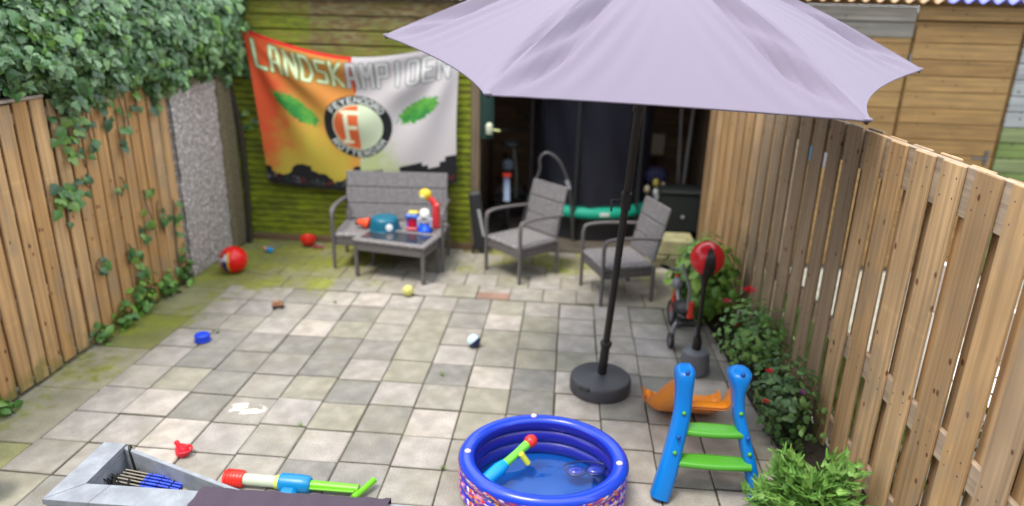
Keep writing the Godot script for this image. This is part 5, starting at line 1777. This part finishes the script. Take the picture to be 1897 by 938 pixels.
func plants() -> void:
	var broad := leaf_mesh(0.085, 0.07)
	var small := leaf_mesh(0.045, 0.035)
	shrub("leafy_shrub", "bright green broad-leaved shrub behind the punch ball", "shrub", Vector3(1.16, 0, -5.42), Vector3(0.27, 0.34, 0.32), 0.42, 900, broad, Color(0.10, 0.23, 0.03), Color(0.20, 0.36, 0.05), 0.4, Vector2(0.7, 1.3))
	shrub("leafy_shrub", "low green plant growing beside the concrete step", "shrub", Vector3(1.30, 0, -6.45), Vector3(0.12, 0.2, 0.18), 0.22, 160, small, Color(0.05, 0.15, 0.03), Color(0.1, 0.25, 0.04), 0.3, Vector2(0.8, 1.4), 3)
	var rose := shrub("rose_bush", "rose bush with a bright red bloom near the fence middle", "rose bush", Vector3(1.37, 0, -4.55), Vector3(0.24, 0.25, 0.31), 0.34, 620, small, Color(0.08, 0.19, 0.04), Color(0.15, 0.29, 0.06), 0.45, Vector2(0.7, 1.4))
	bloom(rose, Vector3(-0.05, 0.60, -0.12), 0.045, Color(0.60, 0.006, 0.02))
	bloom(rose, Vector3(-0.19, 0.50, -0.15), 0.028, Color(0.45, 0.02, 0.05))
	bloom(rose, Vector3(-0.15, 0.40, 0.02), 0.022, Color(0.55, 0.06, 0.02))
	var dark := shrub("flowering_shrub", "dark leaved shrub with small red and purple flowers beside the slide", "shrub", Vector3(1.38, 0, -3.80), Vector3(0.19, 0.26, 0.36), 0.27, 640, small, Color(0.05, 0.12, 0.035), Color(0.10, 0.20, 0.05), 0.4, Vector2(0.7, 1.4))
	for q in [[Vector3(-0.16, 0.50, 0.12), Color(0.55, 0.01, 0.02)], [Vector3(-0.02, 0.47, 0.10), Color(0.35, 0.01, 0.03)], [Vector3(0.02, 0.40, 0.16), Color(0.38, 0.03, 0.35)], [Vector3(-0.17, 0.33, 0.17), Color(0.40, 0.05, 0.02)]]:
		bloom(dark, q[0], 0.023, q[1])
	# feathery cypress: sprays of tiny scales
	var spray := MB.new()
	for k in 9:
		var y := 0.012 * k
		var l := 0.036 * (1.0 - k / 10.0)
		for s in [-1.0, 1.0]:
			spray.tri(Vector3(0, y, 0), Vector3(s * l, y + l * 0.75, -0.004 * k * 0.5), Vector3(s * l * 0.25, y + 0.012 + l * 0.4, 0), Vector3.BACK)
	spray.tri(Vector3(-0.003, 0, 0), Vector3(0.003, 0, 0), Vector3(0, 0.125, -0.02), Vector3.BACK)
	var t := thing("cypress_shrub", "feathery bright green conifer shrub at the foot of the right fence", "shrub", Vector3(1.30, 0, -3.02))
	var xf := []
	var cs := []
	var tips := []
	for k in 26:
		var d := (rnd_dir() + Vector3(0, 0.55, 0)).normalized()
		if d.y < -0.1:
			d.y = absf(d.y)
		tips.append(Vector3(0, 0.10, 0) + Vector3(d.x * 0.25, d.y * 0.29, d.z * 0.28) * rng.randf_range(0.55, 1.12))
	for tp in tips:
		var tip: Vector3 = tp
		for i in 90:
			var f := pow(rng.randf(), 0.55)
			var p := Vector3(0, 0.06, 0).lerp(tip, f) + rnd_dir() * 0.045 * (0.4 + f)
			var dirn := (tip - Vector3(0, 0.06, 0)).normalized()
			var yv := (dirn + rnd_dir() * 0.8 + Vector3(0, 0.1, 0)).normalized()
			var zv := (Vector3.UP + rnd_dir() * 0.5).normalized()
			zv = (zv - yv * zv.dot(yv)).normalized()
			xf.append(Transform3D(Basis(yv.cross(zv), yv, zv).scaled(Vector3.ONE * rng.randf_range(0.35, 0.72)), p))
			var q := rng.randf_range(0.75, 1.2)
			cs.append(Color(0.12, 0.29, 0.05).lerp(Color(0.20, 0.38, 0.08), rng.randf()) * q)
		obj("branch", MB.new().tube([Vector3(0, 0.03, 0), Vector3(0, 0.06, 0).lerp(tip, 0.8)], 0.005, 5), plain(lin(0.09, 0.06, 0.03), 0.9), t)
	copies("foliage", spray.mesh(), leaf_mat(0.6, 0.3), xf, cs, t)
	# weeds at the foot of the left fence
	var spots := [[-5.0, 0.16, 70, 0.20], [-4.72, 0.12, 46, 0.12], [-4.45, 0.09, 34, 0.09], [-5.35, 0.10, 40, 0.14], [-5.65, 0.09, 36, 0.2], [-3.45, 0.07, 26, 0.06]]
	var names := ["tallest leafy weed at foot of the ivy fence", "low leafy weed growing in the middle at foot of the ivy fence", "small leafy weed nearest the bare end of the ivy fence", "leafy weed near the wall end of the ivy fence", "weed climbing the corner of ivy fence and rough wall", "mossy tuft at the foot of the capped fence panel"]
	for i in spots.size():
		var s: Array = spots[i]
		shrub("weed", names[i], "weed", Vector3(-3.40, 0, s[0]), Vector3(0.07, s[3], s[1]), s[3] * 0.8, s[2], broad, Color(0.07, 0.18, 0.03), Color(0.14, 0.28, 0.04), 0.4, Vector2(0.5, 1.0), 2)
	# weeds in the paving joints
	var jt := [Vector2(-1.545, -3.55), Vector2(-0.80, -4.28), Vector2(-0.61, -3.24), Vector2(0.28, -5.66), Vector2(-1.95, -5.42), Vector2(-2.66, -4.72)]
	var jn := ["tuft of grass in a paving joint behind the green rod of the long blaster", "tuft of grass in a paving joint near the two-tone ball", "tuft of weed in a joint left of the paddling pool", "tuft of weed at the leg of the right armchair", "pale tuft of weed in a joint near the brown toy car", "tiny tuft of weed beside the blue toy cup"]
	for i in jt.size():
		var w := thing("joint_weed", jn[i], "weed", Vector3(jt[i].x, 0, jt[i].y))
		var m := MB.new()
		for k in 14:
			var a := rng.randf() * TAU
			var d := Vector3(cos(a), 0, sin(a))
			var h := rng.randf_range(0.015, 0.04)
			var o := d * rng.randf() * 0.012
			m.tri(o + d.cross(Vector3.UP) * 0.003, o - d.cross(Vector3.UP) * 0.003, o + d * h * 0.7 + Vector3(0, h, 0), Vector3.UP)
		obj("blades", m, plain(lin(0.12, 0.22, 0.03), 0.7), w)
